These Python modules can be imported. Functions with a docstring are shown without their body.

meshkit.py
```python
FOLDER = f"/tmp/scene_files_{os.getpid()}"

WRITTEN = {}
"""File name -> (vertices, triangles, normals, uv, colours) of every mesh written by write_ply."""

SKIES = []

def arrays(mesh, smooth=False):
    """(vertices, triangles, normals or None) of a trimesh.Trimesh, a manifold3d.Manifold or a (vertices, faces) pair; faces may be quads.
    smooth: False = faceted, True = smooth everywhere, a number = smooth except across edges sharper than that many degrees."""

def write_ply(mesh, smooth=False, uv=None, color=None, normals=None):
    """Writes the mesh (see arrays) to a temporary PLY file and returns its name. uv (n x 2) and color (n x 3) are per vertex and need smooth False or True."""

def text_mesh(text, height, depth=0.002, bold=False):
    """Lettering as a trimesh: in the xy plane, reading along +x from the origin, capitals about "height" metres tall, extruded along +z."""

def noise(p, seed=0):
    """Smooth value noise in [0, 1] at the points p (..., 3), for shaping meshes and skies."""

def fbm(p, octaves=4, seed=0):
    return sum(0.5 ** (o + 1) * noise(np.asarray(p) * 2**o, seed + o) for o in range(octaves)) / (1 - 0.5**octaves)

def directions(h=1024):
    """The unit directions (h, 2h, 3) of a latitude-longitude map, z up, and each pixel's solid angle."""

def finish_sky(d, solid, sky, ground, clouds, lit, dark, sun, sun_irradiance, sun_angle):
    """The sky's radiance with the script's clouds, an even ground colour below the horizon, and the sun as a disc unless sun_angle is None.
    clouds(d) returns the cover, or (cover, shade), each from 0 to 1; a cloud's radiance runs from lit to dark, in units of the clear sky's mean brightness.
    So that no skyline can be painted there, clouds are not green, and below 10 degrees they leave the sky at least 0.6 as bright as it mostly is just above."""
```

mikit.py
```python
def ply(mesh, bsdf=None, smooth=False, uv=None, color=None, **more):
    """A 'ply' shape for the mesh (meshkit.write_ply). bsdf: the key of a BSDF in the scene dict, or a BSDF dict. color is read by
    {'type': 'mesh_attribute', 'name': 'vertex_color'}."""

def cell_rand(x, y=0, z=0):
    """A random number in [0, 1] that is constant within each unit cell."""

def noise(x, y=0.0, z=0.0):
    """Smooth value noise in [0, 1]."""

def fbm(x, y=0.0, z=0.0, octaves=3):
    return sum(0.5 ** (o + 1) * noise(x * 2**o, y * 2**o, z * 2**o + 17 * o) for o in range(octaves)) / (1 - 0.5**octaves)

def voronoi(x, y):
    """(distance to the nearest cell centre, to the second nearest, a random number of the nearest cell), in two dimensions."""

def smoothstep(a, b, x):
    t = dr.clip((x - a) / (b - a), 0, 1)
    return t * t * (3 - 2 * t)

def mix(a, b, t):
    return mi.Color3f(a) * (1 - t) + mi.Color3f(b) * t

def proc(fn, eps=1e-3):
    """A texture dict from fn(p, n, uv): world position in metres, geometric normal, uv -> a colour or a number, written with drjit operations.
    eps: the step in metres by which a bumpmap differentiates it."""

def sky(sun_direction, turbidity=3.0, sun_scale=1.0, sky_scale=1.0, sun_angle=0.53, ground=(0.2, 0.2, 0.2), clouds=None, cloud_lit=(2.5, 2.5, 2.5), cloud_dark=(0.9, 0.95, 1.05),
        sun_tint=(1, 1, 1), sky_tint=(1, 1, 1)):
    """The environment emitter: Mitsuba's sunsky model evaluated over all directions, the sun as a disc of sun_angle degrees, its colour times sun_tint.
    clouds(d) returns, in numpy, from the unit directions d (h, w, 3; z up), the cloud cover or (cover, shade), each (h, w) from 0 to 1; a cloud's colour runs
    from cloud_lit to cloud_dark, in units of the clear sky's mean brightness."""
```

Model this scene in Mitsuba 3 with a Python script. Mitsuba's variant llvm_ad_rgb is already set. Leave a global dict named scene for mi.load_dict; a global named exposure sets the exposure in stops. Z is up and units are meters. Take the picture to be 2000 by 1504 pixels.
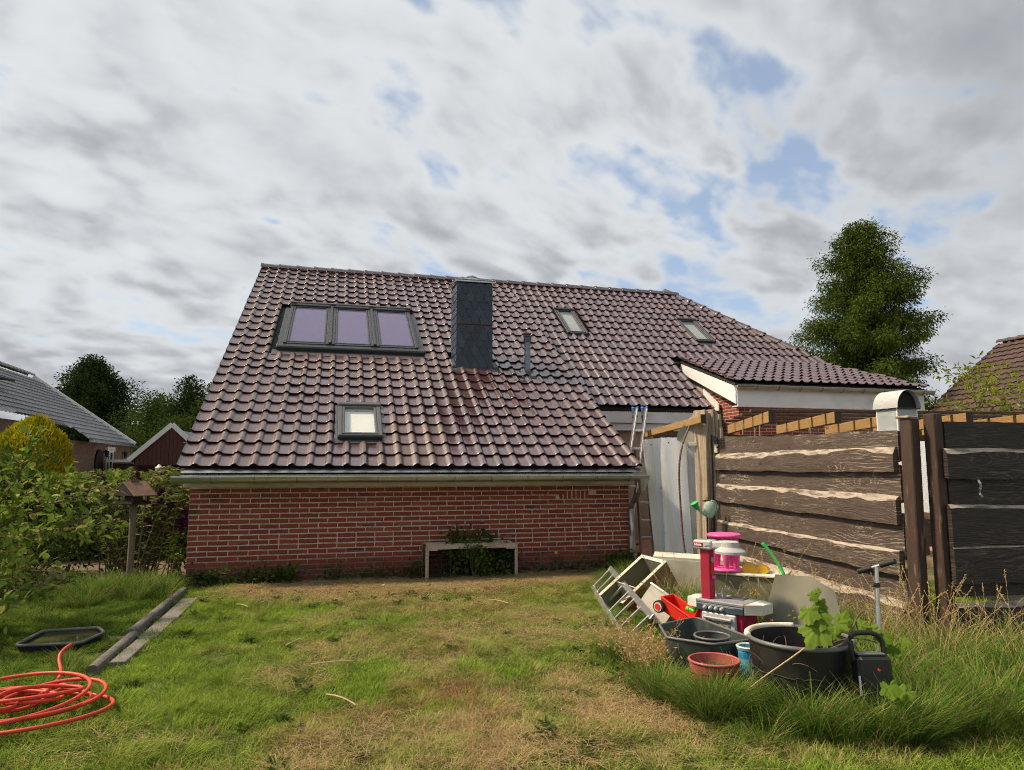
import math, random
import numpy as np, trimesh, mitsuba as mi, drjit as dr
import mikit, meshkit
from mikit import proc, noise, fbm, smoothstep, mix, cell_rand, voronoi

# ------------------------------------------------------------------ camera, sky, exposure
YAW, PITCH = 0.2516, 0.1171
CAM = np.array([1.67, -9.027, 1.4015])
FWD = np.array([math.sin(YAW) * math.cos(PITCH), math.cos(YAW) * math.cos(PITCH), math.sin(PITCH)])
T4 = mi.ScalarTransform4f
exposure = 2.2
SUN = (-0.66, 0.20, 0.80)


def ss(a, b, x):
    t = np.clip((x - a) / (b - a), 0, 1)
    return t * t * (3 - 2 * t)


def clouds(d):
    x, y, z = d[..., 0], d[..., 1], np.maximum(d[..., 2], 0.0)
    k = 1.0 / (z + 0.30)
    # the cloud deck as a plane, its features drawn out along the wind
    wx, wy = 0.86 * x + 0.51 * y, -0.51 * x + 0.86 * y
    p = np.stack([wx * k, wy * k, 0 * z], -1)
    w1 = meshkit.fbm(p * 1.5 + 5.0, 5, 3) - 0.5
    w2 = meshkit.fbm(p * 1.5 + 25.0, 5, 4) - 0.5
    q = p + np.stack([w1, w2, 0 * w1], -1) * 0.24
    a = meshkit.fbm(q * V3(0.9, 1.9) + 3.1, 6, 11)
    streak = meshkit.fbm(q * V3(2.6, 6.2) + 1.0, 7, 21)
    puff = meshkit.fbm(q * V3(10.0, 15.0) + 4.0, 6, 23)
    calm = ss(0.36, 0.62, meshkit.fbm(p * V3(0.8, 1.3) + 31.0, 4, 29))
    az = np.degrees(np.arctan2(x, y))
    # thinner cover in one broad belt of sky, towards the north-east
    belt = 0.42 * np.exp(-((az - 38) / 6.0) ** 2) + 0.55 * ss(14, 36, az) * np.exp(-((z - 0.25) / 0.12) ** 2)
    c = 0.45 * a + 0.95 * (streak - 0.5) + 0.85 * (puff - 0.5) - 0.165 * belt + 0.375 * np.ones_like(z)
    cover = 0.30 + 0.70 * ss(0.12, 0.44, c)
    b = meshkit.fbm(q * V3(0.9, 2.0) + 9.7, 6, 5)
    # thick, shaded cloud bases in broad areas and brighter, thinner veils in others, brightest towards the sun
    s = np.asarray(SUN) / np.linalg.norm(SUN)
    near = np.clip(d @ s, 0, 1) ** 3
    shade = 0.38 + 1.3 * (b - 0.5) + (0.60 + 0.70 * calm) * (0.80 * (streak - 0.5) + 1.40 * (puff - 0.5)) + 0.58 * ss(37, 52, az) * ss(0.30, 0.5, z) - 0.48 * near + 0.16 * ss(.40, .15, z) * ss(30, 5, az)
    return np.clip(cover, 0, 1), 0.5 + 0.5 * np.tanh(2.0 * (shade - 0.5))


def V3(a, b):
    return np.array([a, b, 1.0])


scene = {
    "type": "scene",
    "camera": {
        "type": "perspective", "fov": 2 * math.degrees(math.atan(1000.0 / 1340.0)), "fov_axis": "x", "near_clip": 0.05, "far_clip": 3000.0,
        "to_world": T4().look_at(origin=CAM.tolist(), target=(CAM + FWD).tolist(), up=[0, 0, 1]),
    },
    "sky": mikit.sky(SUN, turbidity=3.0, sun_scale=0.86, sky_scale=1.0, sun_angle=6.0, ground=(0.12, 0.13, 0.07), clouds=clouds,
                     cloud_lit=(1.98, 2.05, 2.10), cloud_dark=(0.92, 0.98, 1.06), sun_tint=(1.0, 0.97, 0.92)),
}
labels = {}

# ------------------------------------------------------------------ helpers
V = lambda *a: np.array(a, float)
unit = lambda v: np.asarray(v, float) / np.linalg.norm(v)
_used = {}


def key_for(name):
    if name not in scene and name not in labels and name not in _used:
        _used[name] = 0
        return name
    k = _used.get(name, 0) + 1
    while f"{name}_{k:03d}" in scene or f"{name}_{k:03d}" in labels:
        k += 1
    _used[name] = k
    return f"{name}_{k:03d}"


def thing(name, label, cat, group=None):
    k = key_for(name)
    labels[k] = {"label": label, "category": cat}
    if group:
        labels[k]["group"] = group
    _used.setdefault(k, 0)
    return k


def add(name, mesh, bsdf, parent=None, smooth=False, uv=None, kind=None, label=None, **more):
    """One entry of the scene from a mesh or a ready ply dict."""
    k = key_for(parent + "__" + name if parent else name)
    scene[k] = {**mesh, **more} if isinstance(mesh, dict) else mikit.ply(mesh, bsdf, smooth=smooth, uv=uv, **more)
    if kind or label:
        labels[k] = {**labels.get(k, {}), **({"kind": kind} if kind else {}), **({"label": label} if label else {})}
    return k


def single(name, label, cat, mesh, bsdf, smooth=False, uv=None, group=None):
    k = add(name, mesh, bsdf, smooth=smooth, uv=uv)
    labels[k] = {"label": label, "category": cat, **({"group": group} if group else {})}
    return k


def structure(name, mesh, bsdf, **kw):
    return add(name, mesh, bsdf, kind="structure", **kw)


def TM(v, f):
    return trimesh.Trimesh(np.asarray(v, float), np.asarray(f, int), process=False)


def cat(*m):
    m = [x for y in m for x in (y if isinstance(y, (list, tuple)) else [y])]
    return trimesh.util.concatenate(m)


def frame(origin, ex, ey, ez):
    m = np.eye(4)
    m[:3, 0], m[:3, 1], m[:3, 2], m[:3, 3] = ex, ey, ez, origin
    return m


def rot(yaw=0, pitch=0, roll=0):
    """roll about x, then pitch about y, then yaw about z, in degrees."""
    return trimesh.transformations.euler_matrix(*np.radians([roll, pitch, yaw]), "sxyz")[:3, :3]


def moved(mesh, loc=(0, 0, 0), R=None):
    m = np.eye(4)
    if R is not None:
        m[:3, :3] = R
    m[:3, 3] = loc
    mesh = mesh.copy()
    mesh.apply_transform(m)
    return mesh


def box(sx, sy, sz, loc=(0, 0, 0), R=None, b=0.0):
    """A box centred on loc, its edges chamfered by b."""
    h = V(sx, sy, sz) / 2
    if b <= 0:
        m = trimesh.creation.box(extents=2 * h)
    else:
        b = min(b, 0.45 * min(2 * h))
        pts = []
        for s in np.ndindex(2, 2, 2):
            s = np.array(s) * 2 - 1
            for k in range(3):
                q = h - b
                q[k] = h[k]
                pts.append(s * q)
        m = trimesh.convex.convex_hull(np.array(pts))
    return moved(m, loc, R)


def bar(p, q, w, t, up=(0, 0, 1), b=0.0):
    """A square bar from p to q, w wide across and t thick along up."""
    p, q = V(*p), V(*q)
    x = unit(q - p)
    y = np.cross(up, x)
    y = unit(y) if np.linalg.norm(y) > 1e-6 else V(0, 1, 0)
    z = np.cross(x, y)
    return moved(box(np.linalg.norm(q - p), w, t, b=b), (p + q) / 2, np.stack([x, y, z], 1))


def cyl(p, q, r0, r1=None, n=16, caps=True):
    p, q = V(*p), V(*q)
    r1 = r0 if r1 is None else r1
    z = unit(q - p)
    a = unit(np.cross(z, [1, 0, 0] if abs(z[0]) < 0.9 else [0, 1, 0]))
    b = np.cross(z, a)
    th = np.arange(n) * 2 * np.pi / n
    ring = np.cos(th)[:, None] * a + np.sin(th)[:, None] * b
    v = np.vstack([p + ring * r0, q + ring * r1, [p, q]])
    i = np.arange(n)
    j = (i + 1) % n
    f = [np.stack([i, j, j + n], 1), np.stack([i, j + n, i + n], 1)]
    if caps:
        f += [np.stack([j, i, 0 * i + 2 * n], 1), np.stack([i + n, j + n, 0 * i + 2 * n + 1], 1)]
    return TM(v, np.vstack(f))


def tube(path, r, n=8, closed=False):
    p = np.asarray(path, float)
    r = np.broadcast_to(r, (len(p),))
    t = np.roll(p, -1, 0) - np.roll(p, 1, 0) if closed else np.gradient(p, axis=0)
    t /= np.linalg.norm(t, axis=1, keepdims=True) + 1e-12
    a = np.cross(t, np.where(np.abs(t[:, 2:]) < 0.95, [0, 0, 1.0], [1.0, 0, 0]))
    a /= np.linalg.norm(a, axis=1, keepdims=True)
    b = np.cross(t, a)
    th = np.arange(n) * 2 * np.pi / n
    v = p[:, None] + r[:, None, None] * (np.cos(th)[None, :, None] * a[:, None] - np.sin(th)[None, :, None] * b[:, None])
    m = len(p)
    i, j = np.meshgrid(np.arange(m if closed else m - 1), np.arange(n), indexing="ij")
    i2, j2 = (i + 1) % m, (j + 1) % n
    q = np.stack([i * n + j, i2 * n + j, i2 * n + j2, i * n + j2], -1).reshape(-1, 4)
    f = np.vstack([q[:, [0, 1, 2]], q[:, [0, 2, 3]]])
    v = v.reshape(-1, 3)
    if not closed:
        k = len(v)
        v = np.vstack([v, p[:1], p[-1:]])
        jj = np.arange(n)
        f = np.vstack([f, np.stack([jj, (jj + 1) % n, 0 * jj + k], 1), np.stack([(m - 1) * n + (jj + 1) % n, (m - 1) * n + jj, 0 * jj + k + 1], 1)])
    return TM(v, f)


def spline(pts, n=40):
    from scipy.interpolate import CubicSpline
    pts = np.asarray(pts, float)
    s = np.r_[0, np.cumsum(np.linalg.norm(np.diff(pts, axis=0), axis=1) + 1e-6)]
    return CubicSpline(s, pts)(np.linspace(0, s[-1], n))


def lathe(profile, n=32, sx=1.0, sy=1.0):
    """Revolves (radius, z) points about z; sx, sy squash the rings."""
    pr = np.asarray(profile, float)
    th = np.arange(n) * 2 * np.pi / n
    v = np.stack([pr[:, None, 0] * np.cos(th) * sx, pr[:, None, 0] * np.sin(th) * sy, np.broadcast_to(pr[:, None, 1], (len(pr), n))], -1).reshape(-1, 3)
    i, j = np.meshgrid(np.arange(len(pr) - 1), np.arange(n), indexing="ij")
    j2 = (j + 1) % n
    q = np.stack([i * n + j, i * n + j2, (i + 1) * n + j2, (i + 1) * n + j], -1).reshape(-1, 4)
    return TM(v, np.vstack([q[:, [0, 1, 2]], q[:, [0, 2, 3]]]))


def prism(poly, t, fr):
    """A polygon in the xy plane of frame fr (4x4), extruded by t along its z."""
    from shapely.geometry import Polygon
    m = trimesh.creation.extrude_polygon(poly if hasattr(poly, "exterior") else Polygon(poly), t, engine="earcut")
    m.apply_transform(fr)
    if np.linalg.det(fr[:3, :3]) < 0:
        m.invert()
    return m


def sheet(grid):
    """A grid (n, m, 3) of points as one open sheet."""
    n, m = grid.shape[:2]
    i, j = np.meshgrid(np.arange(n - 1), np.arange(m - 1), indexing="ij")
    q = np.stack([i * m + j, (i + 1) * m + j, (i + 1) * m + j + 1, i * m + j + 1], -1).reshape(-1, 4)
    return TM(grid.reshape(-1, 3), np.vstack([q[:, [0, 1, 2]], q[:, [0, 2, 3]]]))


def leafmesh(P, D, size, rng, aspect=0.45, flat=0.5, fold=0.18, up=None, rich=False):
    """Leaves: base points P, axes D, lengths size. Returns the mesh and its uv (a random number per leaf, the place along it)."""
    n = len(P)
    D = D / (np.linalg.norm(D, axis=1, keepdims=True) + 1e-9)
    u = rng.normal(size=(n, 3)) * (1 - flat) + (V(0, 0, 1) if up is None else up) * flat * 2
    S = np.cross(D, u)
    S /= np.linalg.norm(S, axis=1, keepdims=True) + 1e-9
    N = np.cross(S, D)
    L = np.broadcast_to(size, (n,))[:, None]
    W = L * aspect
    if rich:
        o = [(0, 0, 0), (-.42, .22, .5), (-.5, .5, .6), (-.3, .8, .3), (0, 1, -.25), (.3, .8, .3), (.5, .5, .6), (.42, .22, .5), (0, .5, 0)]
        f0 = [[8, 1, 0], [8, 2, 1], [8, 3, 2], [8, 4, 3], [8, 5, 4], [8, 6, 5], [8, 7, 6], [8, 0, 7]]
    else:
        o = [(0, 0, 0), (-.5, .5, 1), (0, 1, -.3), (.5, .5, 1)]
        f0 = [[0, 2, 1], [0, 3, 2]]
    v = np.stack([P + S * W * a + D * L * b + N * L * fold * c for a, b, c in o], 1).reshape(-1, 3)
    k = len(o)
    f = (np.array(f0)[None] + (np.arange(n) * k)[:, None, None]).reshape(-1, 3)
    r = rng.random(n)
    uv = np.stack([np.repeat(r, k), np.tile([b for _, b, _ in o], n)], 1)
    return TM(v, f), uv


def blades(P, H, lean, az, rng, width=0.003, curl=1.0, segs=3):
    """Grass blades: roots P, lengths H, lean (radians from upright), azimuth az."""
    n = len(P)
    t = np.linspace(0, 1, segs + 1)
    ang = lean[:, None] + curl * t[None] ** 1.2 * (0.5 + 0.5 * rng.random((n, 1)))
    ang = np.minimum(ang, 2.1)
    dh, dz = np.sin(ang), np.cos(ang)
    st = H[:, None] / segs
    h = np.concatenate([np.zeros((n, 1)), np.cumsum((dh[:, :-1] + dh[:, 1:]) / 2 * st, 1)], 1)
    z = np.concatenate([np.zeros((n, 1)), np.cumsum((dz[:, :-1] + dz[:, 1:]) / 2 * st, 1)], 1)
    dirx, diry = np.cos(az), np.sin(az)
    c = np.stack([P[:, 0:1] + h * dirx[:, None], P[:, 1:2] + h * diry[:, None], P[:, 2:3] + z], -1)
    tw = az + np.pi / 2 + rng.normal(0, 0.5, n)
    side = np.stack([np.cos(tw), np.sin(tw), np.zeros(n)], -1)
    w = (np.broadcast_to(width, (n,))[:, None] * (1 - t[None] ** 2 * 0.9)) / 2
    L, R = c - side[:, None] * w[..., None], c + side[:, None] * w[..., None]
    k = segs + 1
    v = np.concatenate([L, R], 1).reshape(-1, 3)
    i = np.arange(segs)
    q = np.stack([i, i + k, i + k + 1, i + 1], -1)
    f0 = np.vstack([q[:, [0, 1, 2]], q[:, [0, 2, 3]]])
    f = (f0[None] + (np.arange(n) * 2 * k)[:, None, None]).reshape(-1, 3)
    uv = np.stack([np.repeat(rng.random(n), 2 * k), np.tile(np.r_[t, t], n)], 1)
    return TM(v, f), uv


def merge(pairs):
    """Joins (mesh, uv) pairs."""
    m = cat([p[0] for p in pairs])
    return m, np.vstack([p[1] for p in pairs])


# ------------------------------------------------------------------ materials
def col(r, g, b):
    return {"type": "rgb", "value": [r, g, b]}


def mat(name, base, rough=0.5, two=True, bump=None, **kw):
    """A principled BSDF; base and rough may be numbers, colours or proc functions."""
    bc = proc(base) if callable(base) else col(*base)
    d = {"type": "principled", "base_color": bc, "roughness": proc(rough) if callable(rough) else rough, **kw}
    if bump is not None:
        d = {"type": "bumpmap", "arbitrary": proc(bump[0], eps=bump[2] if len(bump) > 2 else 2e-3), "scale": bump[1], "bsdf": d}
    scene[name] = {"type": "twosided", "bsdf": d} if two else d
    return name


def leafmat(name, base, trans=0.6, rough=0.5):
    """A thin, translucent leaf."""
    scene[name] = {"type": "principledthin", "base_color": proc(base) if callable(base) else col(*base), "roughness": rough, "diff_trans": trans, "spec_trans": 0.0, "eta": 1.4}
    return name


def mottled(c, amt=0.25, f=9.0, dirt=None, df=2.0):
    """A colour with soft unevenness, and dirt in patches."""
    def fn(p, n, uv):
        k = 1 + amt * (fbm(p.x * f, p.y * f, p.z * f) * 2 - 1)
        out = mi.Color3f(*c) * k
        if dirt is not None:
            out = mix(out, mi.Color3f(*dirt), smoothstep(0.5, 0.75, fbm(p.x * df + 7, p.y * df, p.z * df, octaves=4)) * 0.75)
        return out
    return fn


def leafcol(a, b, c=None, cp=0.06, f=3.0):
    """Leaf colours from a to b by leaf and by place; a share cp of leaves takes colour c."""
    def fn(p, n, uv):
        t = 0.6 * uv.x + 0.6 * (noise(p.x * f, p.y * f, p.z * f) - 0.3)
        out = mix(mi.Color3f(*a), mi.Color3f(*b), dr.clip(t, 0, 1))
        if c is not None:
            r = dr.sqr(dr.sin(uv.x * 913.7)) if hasattr(dr, "sqr") else dr.square(dr.sin(uv.x * 913.7))
            out = dr.select(r < cp, mi.Color3f(*c), out)
        return out
    return fn


# glazed clay roof tiles: each tile (uv.x) has a tone of its own, dust and rust stains lie across several
def tile_base(p, n, uv):
    k = 0.7 + 0.6 * uv.x
    out = mix(mi.Color3f(0.082, 0.0180, 0.0150), mi.Color3f(0.062, 0.0175, 0.0215), uv.x) * k
    d = fbm(p.x * 0.9 + 3, p.z * 1.1, p.y * 0.3, octaves=4)
    dust = smoothstep(0.40, 0.72, d + 0.30 * dr.exp(-dr.square((p.x - 0.5) / 0.7)) + 0.12 * (uv.x - 0.5))
    streak = fbm(p.x * 16, p.z * 1.5, 3.0)
    dust = dust * (0.45 + 0.75 * streak)
    out = mix(out, mi.Color3f(0.150, 0.085, 0.062), dr.clip(dust, 0, 1) * 0.26)
    # mortar dust and red brick dust washed down below the dormer windows, beside the small window and along the lower right edge
    below = smoothstep(3.35, 3.15, p.z) * smoothstep(2.35, 3.1, p.z) * smoothstep(0.55, 0.8, p.x) * smoothstep(3.3, 3.1, p.x)
    beside = smoothstep(2.15, 2.0, p.z) * smoothstep(2.3, 2.4, p.x) * smoothstep(3.25, 3.05, p.x)
    out = mix(out, mi.Color3f(0.16, 0.072, 0.046), dr.clip(below * (0.2 + 0.8 * streak), 0, 1) * 0.6)
    out = mix(out, mi.Color3f(0.20, 0.120, 0.085), dr.clip(beside * (0.35 + 0.65 * streak), 0, 1) * 0.6)
    return out


def tile_dust(p, n, uv):
    """Where a film of dust dulls the glaze."""
    d = fbm(p.x * 0.9 + 3, p.z * 1.1, p.y * 0.3, octaves=4)
    dust = smoothstep(0.40, 0.72, d + 0.30 * dr.exp(-dr.square((p.x - 0.3) / 0.6)) + 0.16 * (uv.x - 0.5))
    beside = smoothstep(2.15, 2.0, p.z) * smoothstep(2.3, 2.4, p.x) * smoothstep(3.25, 3.05, p.x)
    edge = smoothstep(4.9, 5.6, p.x) * smoothstep(3.0, 2.4, p.z) * smoothstep(2.0, 0.5, p.y)
    fleck = smoothstep(0.55, 0.8, fbm(p.x * 40, p.y * 40, p.z * 40))
    return dr.clip(dust * 0.55 + beside * 0.7 + edge * 0.5 + 0.15 * fleck, 0, 0.9)


def plastic(alpha, ior, gain=1.0):
    return {"type": "roughplastic", "distribution": "ggx", "alpha": alpha, "int_ior": ior, "nonlinear": False, "diffuse_reflectance": proc(tile_base)}


scene["glazed_tile"] = {"type": "twosided", "bsdf": {"type": "bumpmap", "scale": 0.0006,
    "arbitrary": proc(lambda p, n, uv: noise(p.x * 9, p.y * 9, p.z * 9) + 0.16 * noise(p.x * 50, p.y * 50, p.z * 50), eps=4e-3),
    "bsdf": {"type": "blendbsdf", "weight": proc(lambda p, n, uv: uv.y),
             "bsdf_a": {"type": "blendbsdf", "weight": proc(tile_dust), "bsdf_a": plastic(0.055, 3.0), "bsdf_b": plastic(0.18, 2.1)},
             "bsdf_b": {"type": "diffuse", "reflectance": col(0.014, 0.0085, 0.0075)}}}}  # front lips: shade painted in as a near-black diffuse
mat("broken_clay", (0.45, 0.13, 0.05), 0.8)


def brick_base(p, n, uv):
    k = 0.80 + 0.30 * uv.x
    g = fbm(p.x * 45, p.y * 45, p.z * 60)
    out = mi.Color3f(0.215, 0.042, 0.019) * k * (0.72 + 0.56 * g)
    out = mix(out, mi.Color3f(0.25, 0.075, 0.035), smoothstep(0.8, 1.0, uv.x) * 0.5)
    soot = smoothstep(0.66, 0.76, fbm(p.x * 3.3, p.z * 14 + 2, 1.0)) * smoothstep(0.45, 0.95, cell_rand(uv.x * 997))
    out = mix(out, mi.Color3f(0.035, 0.025, 0.022), soot * 0.85)
    damp = smoothstep(0.30, 0.0, p.z + 0.12 * (fbm(p.x * 4, p.z * 6) - 0.5))
    return mix(out, mi.Color3f(0.075, 0.032, 0.022), damp * 0.75)


mat("red_brick", brick_base, 0.78, bump=(lambda p, n, uv: fbm(p.x * 120, p.y * 120, p.z * 120), 0.0016, 2e-3))


def mortar_base(p, n, uv):
    out = mi.Color3f(0.46, 0.385, 0.33) * (0.75 + 0.5 * fbm(p.x * 30, p.y * 30, p.z * 30))
    damp = smoothstep(0.34, 0.17, p.z + 0.08 * (fbm(p.x * 3, p.z * 3) - 0.5))
    return mix(out, mi.Color3f(0.105, 0.075, 0.055), damp * 0.9)


mat("mortar", mortar_base, 0.9, bump=(lambda p, n, uv: fbm(p.x * 150, p.y * 150, p.z * 150), 0.0015, 2e-3))
mat("white_fascia", mottled((0.72, 0.73, 0.73), 0.06, 3.0, (0.5, 0.5, 0.46), 1.3), 0.45)
mat("cream_fascia", mottled((0.52, 0.50, 0.42), 0.12, 3.0, (0.32, 0.33, 0.26), 2.6), 0.5)
mat("roof_membrane", mottled((0.012, 0.013, 0.013), 0.3), 0.7)
mat("zinc", mottled((0.50, 0.52, 0.54), 0.16, 6.0, (0.36, 0.38, 0.40), 3.0), lambda p, n, uv: 0.26 + 0.22 * fbm(p.x * 14, p.y * 14, p.z * 14), metallic=1.0)
mat("old_zinc", mottled((0.20, 0.25, 0.28), 0.3, 14.0, (0.10, 0.10, 0.11), 6.0), 0.45, metallic=0.7)
mat("window_metal", mottled((0.026, 0.029, 0.033), 0.06, 5.0), 0.38)
mat("window_metal_grey", mottled((0.075, 0.08, 0.085), 0.08, 5.0), 0.38)
mat("lead_flashing", mottled((0.10, 0.10, 0.11), 0.3, 8.0), 0.55, metallic=0.6)
scene["clear_glass"] = {"type": "thindielectric", "int_ior": 1.5}
scene["pane_glass"] = {"type": "plastic", "int_ior": 1.9, "nonlinear": False, "diffuse_reflectance": col(0.100, 0.086, 0.150), "specular_reflectance": col(0.80, 0.76, 0.98)}  # coated glass with a lavender blind drawn right behind it
mat("lavender_blind", mottled((0.165, 0.130, 0.265), 0.0, 3.0), 0.8)
mat("white_blind", mottled((0.60, 0.64, 0.58), 0.05, 5.0), 0.8)
mat("grey_blind", mottled((0.30, 0.34, 0.33), 0.08, 5.0), 0.8)
mat("white_line", (0.55, 0.54, 0.60), 0.6)
mat("slate_cladding", lambda p, n, uv: mi.Color3f(0.022, 0.038, 0.062) * (0.6 + 0.8 * uv.x) * (0.8 + 0.4 * fbm(p.x * 25, p.y * 25, p.z * 25)), 0.42,
    bump=(lambda p, n, uv: fbm(p.x * 40, p.y * 40, p.z * 40), 0.002, 3e-3))
mat("slate_back", (0.010, 0.012, 0.015), 0.7)
mat("rusty_strip", (0.10, 0.035, 0.022), 0.7)
mat("steel", mottled((0.62, 0.62, 0.61), 0.1), 0.25, metallic=1.0)
mat("render_tan", mottled((0.36, 0.27, 0.19), 0.18, 14.0, (0.28, 0.21, 0.15), 3.0), 0.9, bump=(lambda p, n, uv: fbm(p.x * 50, p.y * 50, p.z * 50), 0.004, 4e-3))
mat("terrace_tile", mottled((0.34, 0.17, 0.12), 0.2, 6.0), 0.7)
mat("dark_interior", (0.006, 0.006, 0.006), 0.8)

# ------------------------------------------------------------------ the house under its new roof
rng = np.random.default_rng(11)
house = thing("brick_house", "red brick house with dark glazed tiled roof, three dormer windows and slate chimney", "house")
A1 = math.radians(30.59)
E1 = V(0, -0.2946, 1.3424)                       # eave line of the low lean-to roof
RIDGE_Y, RIDGE_Z = 7.495, 5.947
A2 = math.atan(0.7478)
E2 = V(0, 2.85, RIDGE_Z - 0.7478 * (RIDGE_Y - 2.85))
A3 = math.atan(0.35)
E3 = V(0, 2.30, 2.94)
WALL_H, WALL_W = 1.145, 5.68
planes = {"a": (E1, A1), "b": (E2, A2), "c": (E3, A3)}


def onroof(pl, x, s, n=0.0):
    e, a = planes[pl]
    return V(x, e[1] + s * math.cos(a) - n * math.sin(a), e[2] + s * math.sin(a) + n * math.cos(a))


def roofR(pl):
    a = planes[pl][1]
    return np.stack([V(1, 0, 0), V(0, math.cos(a), math.sin(a)), V(0, -math.sin(a), math.cos(a))], 1)


def hip_b(y):
    return 10.50 + (7.42 - y) * 0.765


def hip_c(y):
    return 13.30 - (y - 2.30) * 0.29


# one tile: a flat pan with a roll along its right side, a thick front edge, its head tucked under the course above
TW = 0.2155


def tile_mesh(length, tone):
    us = np.array([-0.012, 0.0, 0.012, 0.03, 0.075, 0.118, 0.130, 0.142, 0.155, 0.170, 0.185, 0.200, 0.212, 0.222])
    hs = np.array([0.027, 0.017, 0.008, 0.002, 0.000, 0.001, 0.006, 0.016, 0.028, 0.036, 0.038, 0.034, 0.024, 0.013])
    vs = np.array([0.0, 0.35, 1.0]) * length
    lift = np.array([0.064, 0.055, 0.032])
    g = np.stack([np.broadcast_to(us, (3, 14)), np.broadcast_to(vs[:, None], (3, 14)), hs[None] + lift[:, None]], -1)
    g[0, :, 2] -= 0.004
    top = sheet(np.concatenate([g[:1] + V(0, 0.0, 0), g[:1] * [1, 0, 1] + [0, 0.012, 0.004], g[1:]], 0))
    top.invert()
    fr = np.stack([g[0], g[0] - [0, -0.004, 0.030]], 0)          # front edge, coloured near-black for its shade
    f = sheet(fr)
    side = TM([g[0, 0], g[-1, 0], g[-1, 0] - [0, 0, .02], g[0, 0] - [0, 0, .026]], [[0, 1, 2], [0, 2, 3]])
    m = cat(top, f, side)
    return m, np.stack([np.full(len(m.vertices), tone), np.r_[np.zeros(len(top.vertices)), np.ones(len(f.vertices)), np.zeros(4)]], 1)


tile_plies = []
for k in range(10):
    m, uv = tile_mesh(1.0, k / 9.0)
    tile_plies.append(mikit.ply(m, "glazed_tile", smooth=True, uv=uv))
tile_np, tile_edge_shade = tile_mesh(1.0, 0.5)
tile_edge_shade = tile_edge_shade[:, 1]


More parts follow.
